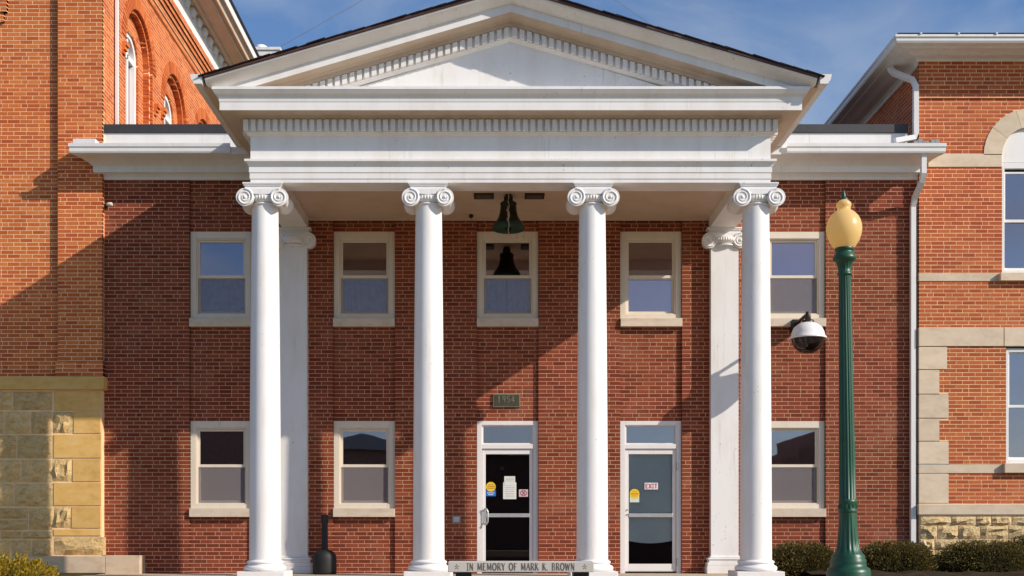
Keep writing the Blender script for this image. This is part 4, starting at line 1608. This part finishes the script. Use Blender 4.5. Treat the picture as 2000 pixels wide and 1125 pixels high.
for xc in (892, 1142):
    mb = MB()
    x = px(xc, YM) - (bx0 + bx1) / 2
    zc = (z0_ + z1_) / 2
    for a in range(5):
        t = a * 2 * PI / 5 + .3
        p, q = Vector((x, zc)), Vector((x + .026 * math.cos(t), zc + .03 * math.sin(t)))
        nn = Vector((-(q - p).y, (q - p).x)).normalized() * .006
        mb.quad((p.x, -.0015, p.y), (q.x + nn.x, -.0015 - a * .0001, q.y + nn.y), (q.x + (q - p).x * .25, -.0015, q.y + (q - p).y * .25), (q.x - nn.x, -.0015, q.y - nn.y))
    mb.build('flower_emblem', 'ink', be)

# ================================================================== ASH RECEPTACLE
YA = 19.55
ka = YA / F
rc = thing('cigarette_receptacle', 'black plastic long-necked cigarette receptacle by the left pilaster', 'ash bin', loc=(px(634, YA), YA, FL))
az = lambda y: (1042 - y) * ka + .678
s = MB().lathe([(.16, .0), (.19, .01), (.197, .05), (.197, .25), (.19, .31), (.165, .36), (.12, .395), (.06, .41)], seg=36)
s.build('bucket', 'black', rc)
s = MB().lathe([(.06, .41), (.056, .45), (.052, .80), (.052, .83)], seg=24)
s.build('neck', 'black', rc)
s = MB().lathe([(.052, .83), (.06, .85), (.064, .88), (.064, .97), (.055, .985), (.03, .99)], seg=24)
s.build('cap', 'black', rc)


# ================================================================== SHRUBS
def clipped_hedge(x0, x1, y0, y1, zt, zb, label, seed, n=9000):
    r = random.Random(seed)
    cx, cy, cz = (x0 + x1) / 2, (y0 + y1) / 2, zb
    hx, hy, hz_ = (x1 - x0) / 2, (y1 - y0) / 2, (zt - zb)
    t = thing('clipped_shrub', label, 'shrub', 'clipped evergreen shrubs along the right walls', (cx, cy, zb))

    def surf(u, v, k=1.0):
        # superellipsoid: flattish top, rounded shoulders
        sg = lambda a, e: math.copysign(abs(a) ** e, a)
        x = sg(math.cos(v), .72) * sg(math.cos(u), .8)
        y = sg(math.cos(v), .72) * sg(math.sin(u), .8)
        z = sg(math.sin(v), .78)
        wob = 1 + .035 * math.sin(u * 5 + seed) + .03 * math.sin(v * 7 + u * 3)
        return Vector((x * hx * k * wob, y * hy * k * wob, z * hz_ * k * (1 + .02 * math.sin(u * 7 + seed))))
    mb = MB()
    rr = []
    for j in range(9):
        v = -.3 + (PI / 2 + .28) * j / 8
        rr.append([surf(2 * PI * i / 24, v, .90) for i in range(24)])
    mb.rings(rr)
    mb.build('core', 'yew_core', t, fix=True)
    mb = MB()
    for i in range(n):
        u = r.uniform(-PI, PI) if r.random() < .35 else r.uniform(-PI, 0)
        v = math.asin(r.uniform(-.15, 1))
        p = surf(u, v, r.uniform(.88, 1.03) if r.random() > .06 else r.uniform(1.02, 1.07))
        d = (p.normalized() + Vector((r.uniform(-.8, .8), r.uniform(-.8, .8), r.uniform(-.3, 1.0)))).normalized()
        s = d.cross(Vector((r.uniform(-1, 1), r.uniform(-1, 1), r.uniform(-1, 1)))).normalized()
        L_, W_ = r.uniform(.022, .045), r.uniform(.006, .013)
        mb.quad(p - s * W_ * .4, p + d * L_ * .5 - s * W_, p + d * L_, p + d * L_ * .5 + s * W_)
    mb.build('leaves', 'yew', t, kind='stuff')


GB = GZ + .19
YH = 18.7
hs = [(1504, 1642, 1062, 'low clipped evergreen shrub between the rightmost column and the green lamp post'),
      (1678, 1832, 1060, 'low clipped evergreen shrub just right of the green lamp post'),
      (1842, 2030, 1058, 'low clipped evergreen shrub at the right edge before the yellow stone base')]
for i, (a, b, y, lab) in enumerate(hs):
    clipped_hedge(px(a - 4, YH), px(b + 4, YH), YH - .25, YH + .85, pz(y, YH + .2), GB - .08, lab, i + 1)
clipped_hedge(px(1968, 19.3), px(2120, 19.3), 19.15, 19.80, pz(1045, 19.3), GB, 'taller clipped shrub half hidden behind the others at the far right', 9, 5000)

t = thing('golden_shrub', 'golden yellow evergreen shrub in the bottom left corner', 'shrub', loc=(-6.45, 15.0, GZ))
r = random.Random(5)
mbl, mbt = MB(), MB()
for i in range(420):
    a = r.uniform(0, 2 * PI)
    rad = .78 * math.sqrt(r.random())
    bx_, by_ = rad * math.cos(a), rad * .8 * math.sin(a)
    hgt = .50 * math.sqrt(max(0, 1 - (rad / .92) ** 2)) * r.uniform(.85, 1.1)
    tip = Vector((bx_ * 1.12 + r.uniform(-.03, .03), by_ * 1.1, hgt + .02))
    root = Vector((bx_ * .5, by_ * .5, .0))
    mbt.tube([root, root.lerp(tip, .6), tip], [.006, .004, .002], 4)
    for q in range(46):
        f = 1 - .6 * r.random() ** 1.6
        p = root.lerp(tip, f) + Vector((r.uniform(-.02, .02), r.uniform(-.02, .02), r.uniform(-.01, .01)))
        d = ((tip - root).normalized() + Vector((r.uniform(-.7, .7), r.uniform(-.7, .7), r.uniform(-.1, .6)))).normalized()
        s = d.cross(Vector((r.uniform(-1, 1), r.uniform(-1, 1), r.uniform(-1, 1)))).normalized()
        L_, W_ = r.uniform(.022, .05), r.uniform(.004, .009)
        mbl.quad(p - s * W_ * .3, p + d * L_ * .5 - s * W_, p + d * L_, p + d * L_ * .5 + s * W_)
mbt.build('stems', 'twig', t, kind='stuff')
mbl.build('leaves', 'gold', t, kind='stuff')

# ================================================================== wires in the sky, buildings across the street
for (xa, ya, xb, yb2, lab) in ((520, 100, 690, 4, 'thin overhead wire in the sky left of the pediment'), (1190, -14, 1420, 140, 'thin overhead wire in the sky above the right slope of the pediment')):
    Y = 34.0
    p, q = Vector((px(xa, Y), Y, pz(ya, Y))), Vector((px(xb, Y), Y, pz(yb2, Y)))
    dd = q - p
    p, q = p - dd * 2, q + dd * 2
    mb = MB().tube([p.lerp(q, i / 10) + Vector((0, 0, -.10 * math.sin(PI * i / 10))) for i in range(11)], .007, 5)
    mb.build('overhead_wire', 'grey_metal', label=lab, category='wire', group='overhead wires')


def shop(x0, x1, h, gable, lab):
    y0, y1 = -34.0, -24.0
    t = thing('shop_building', lab, 'building', 'buildings across the street', ((x0 + x1) / 2, y1, 0))
    hx_ = (x1 - x0) / 2
    MB().box(-hx_, hx_, -10, 0, 0, h).build('wall', 'shop_brick', t)
    if gable:
        rr = [[(-hx_ - .3, .3, h), (hx_ + .3, .3, h), (0, .3, h + gable)], [(-hx_ - .3, -10.3, h), (hx_ + .3, -10.3, h), (0, -10.3, h + gable)]]
        MB().rings(rr).build('roof', 'grey_metal', t)
    else:
        MB().box(-hx_ - .25, hx_ + .25, -10.2, .25, h, h + .35).build('roof', 'white_clean', t)
    for i in range(3):
        for zz in (.6, 3.7):
            if zz + 1.8 > h:
                continue
            xx = -hx_ + (i + .5) * 2 * hx_ / 3
            MB().box(xx - .6, xx + .6, -.05, .03, zz, zz + 1.7).build('window', 'frame', t)


shop(-24, -10.6, 9.5, 0, 'tall brick building across the street mirrored in the far left ground floor window')
shop(-10.2, -4.4, 6.2, .9, 'gabled brick building across the street mirrored in the second ground floor window')
shop(-4.2, 13.8, 5.9, 0, 'long low brick building across the street mirrored in the glass doors')
shop(13.9, 19.5, 4.6, 0, 'stepped brick building across the street mirrored in the right ground floor window')
for k_, (a_, h_) in enumerate(((15.6, .7), (16.5, 1.4), (17.4, 2.3))):
    MB().box(a_ - 16.7, 2.8, -9, -.3 - .02 * k_, 4.95 + (0 if k_ == 0 else (.7, 1.4)[k_ - 1]), 4.95 + h_).build('parapet', 'shop_brick', [o for o in COL.objects if o.name.startswith('shop_building')][-1])
